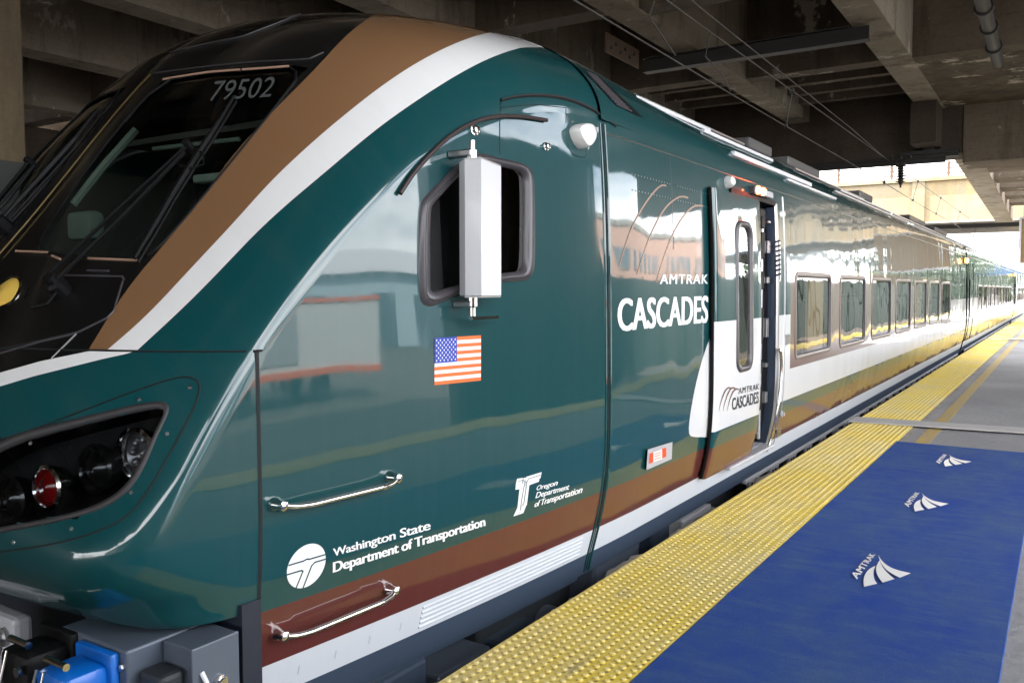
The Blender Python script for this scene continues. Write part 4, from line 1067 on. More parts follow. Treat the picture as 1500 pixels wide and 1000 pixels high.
# -------- body behind the cab seam: sections along the track
def rc(y):
    q = min(1, max(0, (y-4.1)/1.9)); return .66-.09*q*q*(3-2*q)
def roof_sec(n=26, y=20): return [(XM+(X0-_t(2.40)-XM)*math.cos(q), 2.40+rc(y)*math.sin(q)) for q in np.linspace(0, math.pi/2, n)]
def sect(y0, y1, ny, b, off=0, mt='teal'):
    r = roof_sec(); P = [[(x, y, z) for x, z in r] for y in np.linspace(y0, y1, ny)]; b.grid(np.array(P), mt); b.grid(mirror(np.array(P)), mt, flip=True)
DOOR0, DOOR1 = 6.12, 7.26; WZ0, WZ1 = .885, 1.63; BAND0, BAND1 = .795, 1.715
W1 = [7.90+1.83*k for k in range(7)]; WW = 1.36; CAR_END = 23.9
def body_sides(root, y0, y1, wins, ww, door=None, band=None, white_from=None, wz=(WZ0, WZ1), cabtaper=True):
    yl = set([y0, y1])
    for a in wins: yl |= {a, a+ww}
    if door: yl |= set(door)
    if band: yl |= set(band)
    if white_from: yl.add(white_from)
    base = sorted(yl); out = []
    for a, c in zip(base[:-1], base[1:]):
        k = max(1, int(math.ceil((c-a)/(.25 if a < 9 else .6)))); out += [a+(c-a)*i/k for i in range(k)]
    out.append(base[-1])
    zb = [-.07, -.02, .05, .19, .3, .405, .52, .66, BAND0, wz[0], 1.05, 1.28, 1.45, wz[1], BAND1, 1.95, 2.1, 2.2, 2.3, 2.40]
    zb = sorted(set(zb))
    X = (lambda y, z: xs_(y, z)) if cabtaper else (lambda y, z: X0-_t(z))
    G = np.array([[(X(y, z), y, z) for y in out] for z in zb])
    def mt(i, j, near=True):
        y = (out[j]+out[j+1])/2; z = (zb[i]+zb[i+1])/2
        if door and near and door[0] < y < door[1] and .19 < z < 2.2: return None
        for a in wins:
            if a < y < a+ww and wz[0] < z < wz[1]: return None
        if z < .05: return 'sill'
        if z < .19: return 'skirt_white'
        if z < .405: return 'maroon'
        if z < .52: return 'teal'
        if band and band[0] < y < band[1] and BAND0 < z < BAND1: return 'bronze'
        if white_from is not None and y > white_from and z < 1.28: return 'white_paint'
        return 'teal'
    b = MB(); b.grid(G, lambda i, j: mt(i, j, True), flip=True); b.grid(mirror(G), lambda i, j: mt(i, j, False))
    return b.build('body_side', root, smooth=True), X
def roof(root, y0, y1):
    b = MB(); ny = max(2, int((y1-y0)/.3)); P = np.array([[(x, y, z) for x, z in roof_sec(26, y if y0 < 10 else 99)] for y in np.linspace(y0, y1, ny)])
    b.grid(P, lambda i, j: 'teal' if j < 9 else 'roof_grey'); b.grid(mirror(P), lambda i, j: 'teal' if j < 9 else 'roof_grey', flip=True)
    return b.build('roof', root, smooth=True)
paint('roof_grey', (.10, .10, .10), wave=0, rough=.55, coat=.25)

def windows(root, X, wins, ww, wz, kind=None):
    for q, a in enumerate(wins):
        z0, z1 = wz; rr_ = .07
        def rect(o, r, off):
            pts = []
            for cx_, cz_, a0 in ((a+ww+o-r, z0-o+r, -90), (a+ww+o-r, z1+o-r, 0), (a-o+r, z1+o-r, 90), (a-o+r, z0-o+r, 180)):
                for k in range(6):
                    an = math.radians(a0+18*k); y, z = cx_+r*math.cos(an), cz_+r*math.sin(an); pts.append((X(y, z)+off, y, z))
            return pts
        b = MB(); b.grid(np.array([rect(.03, .085, .001), rect(.024, .082, .006), rect(-.008, .062, .006), rect(-.022, .05, -.012)]), lambda i, j: 'bronze' if i == 0 else 'frame_grey' if i == 2 else 'alloy_brown', closed=True)
        f = b.build('window', root, smooth='all')
        b = MB(); yy = np.linspace(a-.01, a+ww+.01, 6); zz = np.linspace(z0-.01, z1+.01, 5)
        b.grid(np.array([[(X(y, z)-.010, y, z) for y in yy] for z in zz]), 'glass_window', flip=True); b.build('pane', f, smooth='all')
def interior(root, y0, y1, curtains):
    b = MB(); b.box((-4.9, y0, .25), (-2.3, y1, .30), 'interior'); b.box((-4.95, y0, 2.1), (-2.2, y1, 2.14), 'interior_beige'); b.box((-3.6, y0, .3), (-3.55, y1, .9), 'interior')
    b.box((-5.0, y0, .3), (-4.96, y1, 2.1), 'interior_beige')
    b.box((-4.9, y0, .3), (-2.2, y0+.03, 2.1), 'interior_beige'); b.box((-4.9, y1-.03, .3), (-2.2, y1, 2.1), 'interior_beige')
    o = b.build('saloon', root)
    for a, c in curtains:
        b = MB(); b.box((-2.14, a, .80), (-2.11, c, 1.66), 'curtain'); b.build('blind', o)
    b = MB()
    for y in np.arange(y0+.7, y1-.6, .95):
        for x in (-2.75, -4.4): b.box((x-.45, y, .55), (x+.45, y+.12, 1.38), 'seat_dark', .04); b.box((x-.45, y-.45, .55), (x+.45, y, .72), 'seat_dark', .03)
    b.build('seats', o)
WHITE0 = sidehit(1043, 480)[1]+.02
body, X = body_sides(CAB, YE, CAR_END, W1, WW, (DOOR0, DOOR1), (7.72, W1[-1]+WW+.18), WHITE0)
roof(CAB, YE, CAR_END); windows(CAB, X, W1, WW, (WZ0, WZ1)); interior(CAB, 7.5, 23.7, [(8.62, 9.24), (9.72, 9.95), (15.2, 16.5), (17.05, 17.7)])
b = MB(); b.face([(x, CAR_END, z) for x, z in ([(X(20, z), z) for z in (-.07, .1, .6, 1.5, 2.2)]+roof_sec(8)+[(2*XM-x, z) for x, z in roof_sec(8)[::-1]]+[(2*XM-X(20, z), z) for z in (2.2, 1.5, .6, .1, -.07)])], 'black'); b.build('end_wall', CAB)

# -------- seams, rivets, roof edge
def vline(y, z0, z1, off, wd, mt, n=22): return [sp(y, z, off) for z in np.linspace(z0, z1, n)]
b = MB()
for dy, r in ((-.024, .007), (.024, .009)): b.tube([sp(YE+.03+dy, z, .001) for z in np.linspace(-.055, 2.38, 40)], r, 'teal', 8)
b.tube([sp(YE+.03, z, .001) for z in np.linspace(-.055, 2.38, 40)], .004, 'gap', 6); b.build('pillar_bead', CAB, smooth=True)
b = MB(); b.tube([sp(y, 2.335, .002) for y in np.linspace(YE+.06, CAR_END, 50)], .0045, 'steel', 6); b.build('cantrail_seam', CAB)
def seams(root, y0, y1, step, z0=1.735, X=None, shift=0):
    b = MB()
    for y in np.arange(y0, y1, step): b.grid(np.array([[(xs_(y+shift, z)+.0012, y, z), (xs_(y+shift, z)+.0012, y+.006, z)] for z in np.linspace(z0, 2.33, 7)]), 'frame_grey')
    return b.build('panel_seams', root)
seams(CAB, 7.75, CAR_END, 1.22)
b = MB(); b.grid(np.array([[sp(5.02, z, .0012), sp(5.027, z, .0012)] for z in np.linspace(1.75, 2.33, 8)]), 'frame_grey'); b.build('panel_seams', CAB)
b = MB()
for z in (2.15, 2.06):
    for y in np.arange(4.45, 5.95, .042):
        if abs(y-5.05) < .05: continue
        b.lathe(sp(y, z, .0), (1, 0, 0), [(.005, 0), (.004, .002), (0, .003)], 'steel', 6)
b.build('rivets', CAB)
RY = [20]
rp = lambda q, off: (XM+(X0-_t(2.40)-XM)*math.cos(q)+off*math.cos(q), 2.40+rc(RY[0])*math.sin(q)+off*math.sin(q))
def roofrail(y0, y1, q, r, mt, parent, off=.02):
    x, z = rp(q, off); b = MB(); b.box((x-r*1.6, y0, z-r), (x+r*.2, y1, z+r*.6), mt, .004); return b.build('roof_rail', parent)
for y0, y1, q, r, mt in ((4.6, 7.3, .62, .012, 'steel'), (4.9, 6.2, .50, .016, 'alu_white'), (5.9, 7.6, .40, .016, 'alu_white'), (6.3, 8.6, .20, .022, 'alu_white'), (7.7, 9.6, .12, .014, 'alu_white'), (9.8, 15, .3, .014, 'steel'), (10.4, 13.8, .42, .012, 'alu_white'), (8.6, 12, .5, .012, 'steel'), (14, 23.7, .42, .014, 'steel'), (15.5, 23.7, .28, .012, 'alu_white')):
    roofrail(y0, y1, q, r, mt, CAB)
for y0, y1 in ((7.6, 8.3), (8.9, 10.2), (12.5, 13.4), (17, 19), (20.5, 22.8)):
    b = MB(); x, z = rp(.72, .05); b.box((x-.5, y0, z-.05), (x+.02, y1, z+.05), 'roof_grey', .02); b.build('roof_pod', CAB)
# louvred intake on the roof edge
def roofhit(u, v, off=.004):
    prev = None
    for q in np.linspace(0, 1.45, 400):
        for _ in range(2):
            x = XM+(X0-_t(2.40)-XM)*math.cos(q); p = atx(u, v, x)
        d = p[2]-(2.40+rc(p[1])*math.sin(q))
        if prev is not None and prev*d <= 0: return p+off*np.array([math.cos(q), 0, math.sin(q)])
        prev = d
    return p
LQ = [(857, 106), (882, 117), (943, 174), (902, 155)]
LH = homography([(0, 0), (1, 0), (1, 1), (0, 1)], LQ); lv = lambda a, c, o: roofhit(*LH((a, c)), o)
b = MB(); b.grid(np.array([[lv(a, c, .003) for a in np.linspace(0, 1, 8)] for c in np.linspace(0, 1, 10)]), 'black'); LV = b.build('intake_louvre', CAB, recalc=True)
b = MB()
for k in range(17):
    c = (k+.5)/17; b.tube([lv(a, c, .008) for a in (.02, .3, .58)], .0055, 'frame_grey', 5)
b.build('slats', LV); RY[0] = 20

# -------- livery pieces on the side: white swoosh, tan arcs, lettering, marker box
def yz(u, v): p = sidehit(u, v); return p[1], p[2]
sw = [yz(u, v) for u, v in chaikin([(1042, 640), (1012, 640), (1008, 634), (1010, 610), (1018, 565), (1030, 520), (1044, 484), (1060, 466)], 3, False)]
b = MB(); rows = resample(np.array(sw), 40); ymax = WHITE0+.05
b.grid(np.array([[sp(y+(max(ymax, y)-y)*q, z, .0015) for q in np.linspace(0, 1, 6)] for y, z in rows]), 'white_paint', flip=True); b.build('white_swoosh', body, smooth='all', recalc=False)
def arc(pts, w0, w1, mt, where=sidehit, off=.0015, name='livery_arc', parent=None):
    c = resample(chaikin(pts, 2, False), 24); b = MB(); A, Bq = [], []
    for i, p in enumerate(c):
        d = c[min(i+1, 23)]-c[max(i-1, 0)]; nn = np.array([-d[1], d[0]])/np.linalg.norm(d); w_ = w0+(w1-w0)*i/23
        A.append(where(*(p-nn*w_), off)); Bq.append(where(*(p+nn*w_), off))
    b.grid(np.array([A, Bq]), mt); return b.build(name, parent or body, recalc=True)
for pts in ([(907, 390), (922, 340), (943, 300), (966, 271), (976, 272)], [(933, 402), (950, 350), (972, 305), (996, 286), (1008, 290)], [(961, 414), (975, 368), (994, 325), (1016, 300), (1030, 302)]):
    arc(pts, .4, 1.3, 'decal_tan')
quadtext('lettering', 'AMTRAK', [(966.5, 416), (1037, 415.5), (1037.5, 402), (967, 401.5)], lambda u, v: sidehit(u, v, .002), 'decal_white', body, bold=.0, space=1.15, fat=.006)
quadtext('lettering', 'CASCADES', [(905, 486), (1037, 472.5), (1038, 433), (904, 437)], lambda u, v: sidehit(u, v, .002), 'decal_white', body, bold=.006, fat=.007)
b = MB(); MQ = [(947, 688), (984, 672), (985, 647), (949, 658)]
P = [sidehit(u, v, 0) for u, v in MQ]; Q = [sidehit(u, v, .018) for u, v in MQ]
for i in range(4): b.face([P[i], P[(i+1) % 4], Q[(i+1) % 4], Q[i]], 'steel')
b.face(Q, 'cast_grey'); MK = b.build('indicator_box', CAB, recalc=True)
b = MB(); flat([(951, 679), (976, 668.5), (976, 655), (952, 664)], 'orange', .0195, sidehit); flat([(957, 677), (970, 672), (970, 657.5), (957, 662)], 'white_plastic', .0215, sidehit)
for v_ in (662.5, 666, 670): flat([(959, v_+3), (968, v_-.2), (968, v_-1.2), (959, v_+2)], 'flag_red', .023, sidehit)
b.build('indicator_label', MK)

# -------- entrance door, pushed out and slid towards the cab
DOFF = .055
def doorhit(u, v, off=0): return sidehit(u, v, DOFF+.002+off)
LY0, LY1 = doorhit(1050, 400)[1], doorhit(1117, 400)[1]
LZ0, LZ1 = .185, 2.19
lzs = sorted(set(list(np.linspace(LZ0, LZ1, 26))+[.405, .52, 1.28])); lys = np.linspace(LY0, LY1, 10)
slot = [(1080, 345), (1084, 332), (1092, 328), (1098, 335), (1101, 348), (1101, 505), (1098, 530), (1092, 540), (1084, 538), (1080, 520)]
slot_y = [doorhit(u, v)[1] for u, v in slot]; sy0, sy1 = min(slot_y), max(slot_y); slz = [doorhit(u, v)[2] for u, v in slot]; sz0, sz1 = min(slz), max(slz)
print('DOOR', LY0, LY1, sy0, sy1, sz0, sz1)
lzs = sorted(set(lzs+[sz0+.02, sz1-.02])); lys = np.array(sorted(set(list(lys)+[sy0+.015, sy1-.015])))
def dm(i, j):
    z = (lzs[i]+lzs[i+1])/2; y = (lys[j]+lys[j+1])/2
    if sy0+.01 < y < sy1-.01 and sz0+.015 < z < sz1-.015: return None
    return 'maroon' if z < .405 else 'teal' if z < .52 else 'white_paint' if z < 1.28 else 'teal'
def edgeround(y, z):
    d = min(y-LY0, LY1-y, 9); r = .03; return 0 if d > r else -(r-math.sqrt(max(0, r*r-(r-d)**2)))
lys = np.array(sorted(set(list(lys)+[LY0+.006, LY0+.015, LY0+.03, LY1-.006, LY1-.015, LY1-.03])))
b = MB(); b.grid(np.array([[sp(y, z, DOFF+edgeround(y, z)*.6) for y in lys] for z in lzs]), dm, flip=True)
# thickness of the leaf with its black rubber edge
b.grid(np.array([[sp(LY0, z, DOFF-.018) for z in lzs], [sp(LY0-.004, z, DOFF-.03) for z in lzs], [sp(LY0-.004, z, DOFF-.040) for z in lzs], [sp(LY0, z, DOFF-.045) for z in lzs]]), 'black', flip=True)
b.grid(np.array([[sp(LY1, z, DOFF-.018) for z in lzs], [sp(LY1, z, DOFF-.045) for z in lzs]]), 'sill')
b.grid(np.array([[sp(y, z, DOFF-.045) for y in lys] for z in lzs]), lambda i, j: 'door_grey' if dm(i, j) else None)
b.grid(np.array([[sp(y, LZ1, DOFF-.018+edgeround(y, 0)*.6) for y in lys], [sp(y, LZ1+.012, DOFF-.04) for y in lys], [sp(y, LZ1, DOFF-.045) for y in lys]]), 'rubber', flip=True)
DR = b.build('entrance_door', CAB, smooth=True)
def rrect(y0, y1, z0, z1, r, fn, n=7):
    out = []
    for cy_, cz_, a0 in ((y1-r, z0+r, -90), (y1-r, z1-r, 0), (y0+r, z1-r, 90), (y0+r, z0+r, 180)):
        for k in range(n):
            an = math.radians(a0+90*k/(n-1)); out.append(fn(cy_+r*math.cos(an), cz_+r*math.sin(an)))
    return out
b = MB(); f_ = lambda o: (lambda y, z: sp(y, z, DOFF+o))
b.grid(np.array([rrect(sy0-.02, sy1+.02, sz0-.02, sz1+.02, .11, f_(.001)), rrect(sy0-.015, sy1+.015, sz0-.015, sz1+.015, .11, f_(.010)), rrect(sy0+.022, sy1-.022, sz0+.022, sz1-.022, .085, f_(.010)), rrect(sy0+.03, sy1-.03, sz0+.03, sz1-.03, .08, f_(-.03))]), 'frame_grey', closed=True)
dw = b.build('door_window', DR, smooth='all')
b = MB(); b.grid(np.array([[sp(y, z, DOFF-.008) for y in np.linspace(sy0, sy1, 4)] for z in np.linspace(sz0, sz1, 12)]), 'glass_window', flip=True); b.build('pane', dw, smooth='all')
quadtext('door_lettering', 'AMTRAK', [(1081.5, 577), (1112, 570), (1112, 561.5), (1082, 568)], lambda u, v: doorhit(u, v), 'decal_dark', DR, bold=.0, space=1.15, fat=.005)
quadtext('door_lettering', 'CASCADES', [(1072, 601), (1111.5, 590), (1111.5, 573), (1072.5, 583)], lambda u, v: doorhit(u, v), 'decal_dark', DR, bold=.012, fat=.005)
for pts in ([(1053, 602), (1056, 588), (1062, 572), (1067, 567), (1071, 569)], [(1059, 602), (1062, 588), (1068, 572), (1073, 567), (1077, 569)], [(1065, 602), (1068, 588), (1073, 574), (1078, 569), (1082, 570)]):
    arc(pts, .2, 1.3, 'bronze', doorhit, 0, 'door_arc', DR)
# doorway: jambs, threshold, mechanism
DWY0, DWY1 = DOOR0, DOOR1
b = MB(); X0d = -2.5
b.box((X0d-.6, DWY0-.1, .19), (X0d-.56, DWY1+.1, 2.2), 'door_grey'); 
b.grid(np.array([[sp(DWY0, z) for z in lzs], [sp(DWY0, z, -.5) for z in lzs]]), 'door_grey'); b.grid(np.array([[sp(DWY1, z) for z in lzs], [sp(DWY1, z, -.07) for z in lzs], [sp(DWY1+.06, z, -.09) for z in lzs], [sp(DWY1+.06, z, -.6) for z in lzs]]), lambda i, j: 'sill' if i < 2 else 'door_grey', flip=True)
b.box((-2.9, DWY0, 2.2), (X0-.02, DWY1, 2.24), 'black'); b.box((-2.9, DWY0, .12), (X0-.09, DWY1, .19), 'cast_grey'); b.box((-2.12, DWY0-.02, .165), (-2.03, DWY1, .19), 'cast_grey', .006)
DWY = b.build('doorway', CAB)
b = MB()
b.box((-2.22, 7.0, .3), (-2.12, 7.16, 2.1), 'sill', .01); b.box((-2.3, 7.18, .25), (-2.2, 7.25, 2.15), 'cast_grey', .01)
for z_, h_ in ((.5, .2), (.8, .12), (1.05, .3), (1.5, .15), (1.75, .22), (2.0, .1)): b.box((-2.16, 6.98, z_), (-2.09, 7.08, z_+h_), 'black', .008); b.box((-2.14, 7.13, z_+.05), (-2.08, 7.2, z_+h_*.7), 'steel', .006)
b.lathe((-2.13, 7.1, .25), (0, 0, 1), [(.02, 0), (.02, 1.9)], 'steel', 10); b.box((-2.2, 6.95, 2.02), (-2.1, 7.12, 2.17), 'black', .02)
b.build('door_mechanism', DWY)
b = MB()
for z_ in np.linspace(1.62, 1.9, 8): b.tube([sp(DWY1-.01, z_, .01), sp(DWY1+.06, z_+.012, .02)], .008, 'black', 6)
b.tube([sp(DWY1+.06, z_, .018) for z_ in np.linspace(1.58, 1.92, 4)], .008, 'steel', 6); b.build('finger_guard', DWY)
# jamb covers beside the doorway
b = MB(); b.grid(np.array([[sp(DWY1+dy, z, o) for dy, o in ((.004, .001), (.012, .014), (.05, .014), (.06, .002))] for z in np.linspace(.19, 2.22, 24)]), lambda i, j: 'steel', flip=True)
b.tube([sp(DWY1+.27, z, .001) for z in np.linspace(.1, 2.3, 24)], .006, 'steel', 6); b.build('jamb_trim', CAB, smooth=True)
b = MB(); hp = [(1143, 512), (1145, 530), (1144, 560), (1139, 600), (1131, 640), (1124, 657)]; b.tube([sidehit(1140, 512, .0)]+[sidehit(u, v, .05) for u, v in chaikin(hp, 2, False)]+[sidehit(1122, 660, 0)], .013, 'chrome', 10); b.build('door_handrail', CAB, smooth=True)
b = MB(); P = [sidehit(u, v, .001) for u, v in ((1149, 505), (1156, 503), (1157, 489), (1150, 490))]; b.prism(P, (.012, 0, 0), 'steel'); b.build('door_button', CAB, recalc=True)
b = MB(); p = sidehit(1144, 606); b.lathe(p, (1, 0, 0), [(.03, 0), (.03, .012), (.018, .016), (.018, .03), (0, .03)], 'cast_grey', 16); b.build('key_switch', CAB)
b = MB(); P = [sidehit(u, v, .001) for u, v in ((1136, 641), (1142, 638), (1143, 627), (1137, 629))]; b.prism(P, (.01, 0, 0), 'steel'); b.build('door_latch', CAB, recalc=True)
# lamp bracket above the door
p = sidehit(1106, 281, 0.0); b = MB(); b.box((p[0]-.01, p[1]-.16, p[2]-.035), (p[0]+.05, p[1]+.16, p[2]+.03), 'frame_grey', .01); DL = b.build('door_lamp', CAB)
for dy in (-.1, .03):
    b = MB(); b.lathe((p[0]+.05, p[1]+dy, p[2]), (1, -.35, 0), [(.032, 0), (.03, .015), (0, .028)], 'red_lamp', 14); b.build('lamp_lens', DL)
b = MB(); b.box((p[0], p[1]+.1, p[2]-.03), (p[0]+.06, p[1]+.3, p[2]+.02), 'cast_grey', .008); b.build('lamp_label', DL)
b = MB(); q = sidehit(1064, 268); b.lathe(q-np.array([.0, 0, .0]), (1, -.3, .2), [(.045, -.01), (.045, .03), (.03, .06), (0, .07)], 'white_plastic', 14); b.build('door_camera', CAB, smooth=True)
# amber lamp at the car end
def amber(root, y):
    b = MB(); p = sp(20, 2.20); b.box((p[0]-.01, y-.35, 2.13), (p[0]+.05, y+.2, 2.26), 'frame_grey', .01); o = b.build('marker_lamp', root)
    b = MB(); b.box((p[0]+.045, y-.36, 2.14), (p[0]+.085, y+.1, 2.25), 'amber_lamp', .02); b.build('lamp_lens', o)
amber(CAB, 23.4)

# -------- below the floor
def underframe(root, y0, y1, brackets_from, seed):
    r = np.random.RandomState(seed)
    b = MB(); b.box((-4.7, y0, -.75), (-2.45, y1, -.08), 'under_dark'); u_ = b.build('underframe', root)
    y = y0+.2; k = 0
    while y < y1-1:
        ln = r.uniform(.35, 1.3); dz = r.uniform(.3, .75); dx = r.uniform(.0, .1)
        b = MB(); b.box((-2.6, y, -.16-dz), (-2.27-dx, y+ln, -.10), ['sill', 'under_dark', 'grey_blue'][k % 3], .02); b.build('equipment_box', u_); y += ln+r.uniform(.06, .5); k += 1
    if brackets_from is not None:
        b = MB(); b.box((-2.20, brackets_from, -.105), (-2.16, y1, -.072), 'cast_grey', .004); b.build('cable_tray', u_)
        for y in np.arange(brackets_from+.1, y1-.3, .62):
            b = MB(); P = [(-2.19, y, -.106), (-2.19, y+.30, -.106), (-2.21, y+.23, -.30), (-2.21, y+.09, -.30)]; b.prism(P, (.02, 0, 0), 'cast_grey')
            for d_ in (.09, .17): b.box((-2.18, y+d_, -.27), (-2.168, y+d_+.03, -.13), 'black')
            b.build('bracket', u_, recalc=True)
            b = MB(); b.tube([(-2.2, y+.34+q, -.18-.02*math.cos(q*60)) for q in np.linspace(0, .24, 14)], [.045+.012*(i % 2) for i in range(14)], 'black', 8); b.build('hose', u_)
    return u_
UF = underframe(CAB, 2.1, CAR_END-.3, 6.9, 5)
for y0, y1, z0, z1, m_ in ((2.45, 2.75, -.62, -.26, 'sill'), (2.9, 3.3, -.55, -.2, 'grey_blue'), (3.38, 3.75, -.65, -.22, 'sill'), (4.6, 4.95, -.5, -.2, 'grey_blue'), (5.75, 6.35, -.42, -.16, 'cast_grey')):
    b = MB(); b.box((-2.5, y0, z0), (-2.255, y1, z1), m_, .015)
    b.box((-2.258, y0+.03, z0+.03), (-2.25, y1-.03, z1-.03), m_, .003); b.build('equipment_box', UF)
for y_ in (3.95, 6.5):
    b = MB(); b.lathe((-2.4, y_, -.36), (1, 0, 0), [(.13, 0), (.13, .1), (.11, .13), (.06, .14), (.06, .16), (0, .16)], 'cast_grey' if y_ > 5 else 'grey_blue', 20); b.tube([(-2.23, y_-.08, -.2), (-2.2, y_-.1, -.3), (-2.22, y_-.06, -.42)], .012, 'alu_white', 8); b.build('coupling_head', UF, smooth=True)
b = MB(); b.tube([(-2.24, 2.55, -.2), (-2.21, 2.56, -.34), (-2.22, 2.58, -.6)], .014, 'cast_grey', 8); b.tube([(-2.24, 2.36, -.22), (-2.2, 2.38, -.3), (-2.23, 2.36, -.4), (-2.2, 2.37, -.6)], .016, 'steel', 8); b.tube([(-2.23, 2.37, -.45), (-2.2, 2.6, -.5), (-2.23, 2.8, -.38)], .01, 'black', 8); b.build('air_hose', UF, smooth=True)
def bogie(root, y):
    b = MB(); b.box((-2.75, y-1.6, -.75), (-2.6, y+1.6, -.5), 'under_dark', .04); o = b.build('bogie', root)
    for dy in (-1.1, 1.1):
        b = MB(); b.lathe((-2.9, y+dy, -.78), (1, 0, 0), [(.4, 0), (.42, .02), (.42, .11), (.36, .12), (.15, .1), (.12, .2), (0, .2)], 'under_dark', 28); b.build('wheel', o, smooth=True)
bogie(CAB, 4.9); bogie(CAB, 20.5)

# -------- jumper box and couplers under the chin
b = MB(); b.box((-4.9, 1.83, -.6), (-2.245, 1.91, .46), 'navy'); b.build('front_bulkhead', CAB)
b = MB(); b.box((-2.74, 1.50, -.5), (-2.375, 1.795, .395), 'grey_blue', .008); JX = b.build('jumper_box', CAB)
b = MB(); b.box((-2.37, 1.62, -.5), (-2.225, 1.795, .392), 'grey_blue', .006); b.box((-2.224, 1.612, -.4), (-2.212, 1.79, .397), 'grey_blue', .004); b.build('side_case', JX)
b = MB(); b.lathe((-2.213, 1.71, .26), (1, 0, 0), [(.024, 0), (.024, .014), (.015, .016), (.015, .026), (0, .026)], 'chrome', 16); b.build('side_bolt', JX)
b = MB(); b.tube([(-2.212, 1.645, .315), (-2.195, 1.65, .285), (-2.195, 1.645, .24), (-2.21, 1.632, .2)], .008, 'alu_white', 8); b.build('earth_strap', JX)
b = MB(); b.box((-2.368, 1.53, -.2), (-2.25, 1.615, .33), 'under_dark', .016); LD = b.build('socket_lid', JX)
b = MB(); b.lathe((-2.29, 1.529, .29), (0, -1, 0), [(.016, 0), (.016, .003), (0, .004)], 'white_plastic', 14); b.build('lid_disc', LD)
b = MB(); b.tube([(-2.262, 1.53, .30), (-2.255, 1.515, .26), (-2.262, 1.52, .2)], .008, 'alu_white', 8); b.build('earth_strap', LD)
def plug(x, y, zt2, m_, nm):
    b = MB(); b.box((x-.085, y-.09, zt2-.42), (x+.085, y+.06, zt2-.01), m_, .03); b.box((x-.10, y+.05, zt2-.45), (x+.10, y+.08, zt2+.02), m_, .01)
    b.lathe((x, y-.08, zt2-.2), (0, -1, 0), [(.08, 0), (.078, .03), (.05, .05), (0, .05)], m_, 20); o = b.build(nm, JX, smooth=True)
    b = MB(); b.tube([(x-.06, y-.06, zt2+.012), (x+.05, y-.06, zt2+.012)], .012, 'chrome', 10); b.tube([(x-.04, y-.10, zt2), (x-.045, y-.125, zt2-.1), (x-.02, y-.13, zt2-.13), (x+.0, y-.125, zt2-.1), (x, y-.10, zt2)], .005, 'chrome', 8); b.lathe((x+.07, y-.1, zt2-.05), (0, -1, 0), [(.016, 0), (.016, .012), (0, .013)], 'chrome', 12); b.build('latch', o)
for k_, (xx_, yy_) in enumerate(((-2.48, 1.40), (-2.56, 1.42), (-2.70, 1.40), (-2.78, 1.43), (-2.62, 1.46))):
    b = MB(); b.tube([(xx_, yy_, .02), (xx_+.02, yy_-.05, -.08), (xx_-.06, yy_-.02, -.22), (xx_-.2, yy_+.1, -.3), (xx_-.3, yy_+.3, -.2)], .022, 'rubber', 8); b.build('jumper_cable', JX, smooth=True)
b = MB()
for z_ in (.34, .25): 
    for x_ in (-2.72, -2.40): b.lathe((x_, 1.499, z_-.0), (0, -1, 0), [(.012, 0), (.012, .008), (0, .01)], 'steel', 6)
b.build('box_bolts', JX)
plug(-2.51, 1.42, .365, 'connector_blue', 'plug_cover'); plug(-2.74, 1.43, .375, 'black', 'plug_cover')
b = MB(); b.box((-3.6, 1.50, -.3), (-3.04, 1.57, .35), 'cast_grey', .02)
for z_ in (.28, .02):
    b.lathe((-3.10, 1.50, z_), (0, -1, 0), [(.035, 0), (.035, .015), (.02, .018), (.02, .035), (0, .036)], 'steel', 8)
b.build('coupler_plate', CAB)

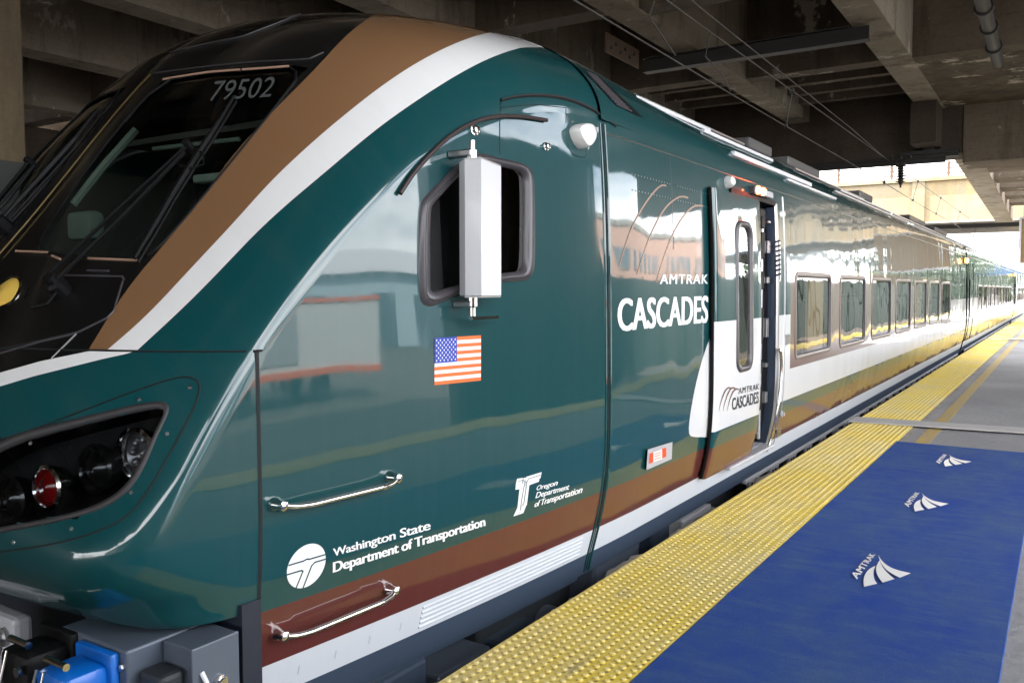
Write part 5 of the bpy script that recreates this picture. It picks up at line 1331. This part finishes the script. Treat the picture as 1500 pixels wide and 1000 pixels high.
# -------- carriages behind
def carriage(y0, label):
    y1 = y0+23.2; R = thing('carriage', (XM, y0, -1.25), label, 'train car', 'carriages coupled behind the cab car')
    w2 = [y0+3.2+1.83*k for k in range(10)]
    bd, X2 = body_sides(R, y0, y1, w2, 1.36, None, None, y0, (.90, 1.60), False); roof(R, y0, y1)
    windows(R, X2, w2, 1.36, (.90, 1.60)); interior(R, y0+1, y1-1, [(w2[2], w2[2]+.5), (w2[6], w2[6]+.7)])
    seams(R, y0+.6, y1, 1.22, 1.7, shift=20)
    for y, n_ in ((y0, 1), (y1, -1)):
        b = MB(); pts = [(X2(20, z), y, z) for z in (-.07, .1, .6, 1.5, 2.2)]+[(x, y, z) for x, z in roof_sec(8)]; pts += [(2*XM-x, yy, z) for x, yy, z in pts[::-1]]; b.face(pts, 'black'); b.build('end_wall', R)
    for d_ in (.35, 1.5):
        b = MB(); b.tube([(X2(20, z)+.002, y0+d_, z) for z in np.linspace(.2, 2.2, 12)], .008, 'black', 6); b.build('door_seam', R)
    b = MB(); b.tube([(X2(20, z)+.03, y0+.2, z) for z in np.linspace(.8, 1.75, 8)], .014, 'black', 8); b.build('grab_rail', R)
    b = MB(); b.grid(np.array([[(X2(20, 2.335)+.002, y0, 2.32), (X2(20, 2.335)+.002, y1, 2.32)], [(X2(20, 2.335)+.002, y0, 2.345), (X2(20, 2.335)+.002, y1, 2.345)]]), 'steel', flip=True); b.build('cantrail_seam', R)
    for q in (.25, .45): roofrail(y0+.3, y1-.3, q, .014, 'alu_white', R)
    amber(R, y1-.6); underframe(R, y0+.4, y1-.4, y0+1, int(y0)); bogie(R, y0+2.8); bogie(R, y1-2.8)
    return R
carriage(24.2, 'second train car, teal and white, just beyond the amber lamp of the nearest car')
carriage(47.7, 'farthest train car, tiny where the train meets the far platform edge')
# gangway bellows and handles at the car joint
for y in (23.9, 47.4):
    b = MB(); n_ = 7
    b.grid(np.array([[(x+.03*(k % 2)-.10, y+.3*k/6, z) for x, z in [(X0-_t(q), q) for q in np.linspace(-.1, 2.3, 12)]+roof_sec(8)] for k in range(n_)]), 'rubber'); o = b.build('gangway_bellows', CAB if y < 30 else bpy.data.objects['carriage'])
for y_ in (23.55,):
    b = MB(); b.tube([sp(y_, z, .03) for z in np.linspace(.85, 1.8, 8)], .014, 'black', 8); b.build('grab_rail', CAB)
# rails of both tracks
for x in (-2.84, -4.28, 3.1, 4.54):
    b = MB(); b.box((x-.035, -30, -1.15), (x+.035, 200, -1.02), 'rust_steel'); b.box((x-.07, -30, -1.249), (x+.07, 200, -1.15), 'rust_steel')
    tag(b.build('rail'), None, None, None, 'structure')
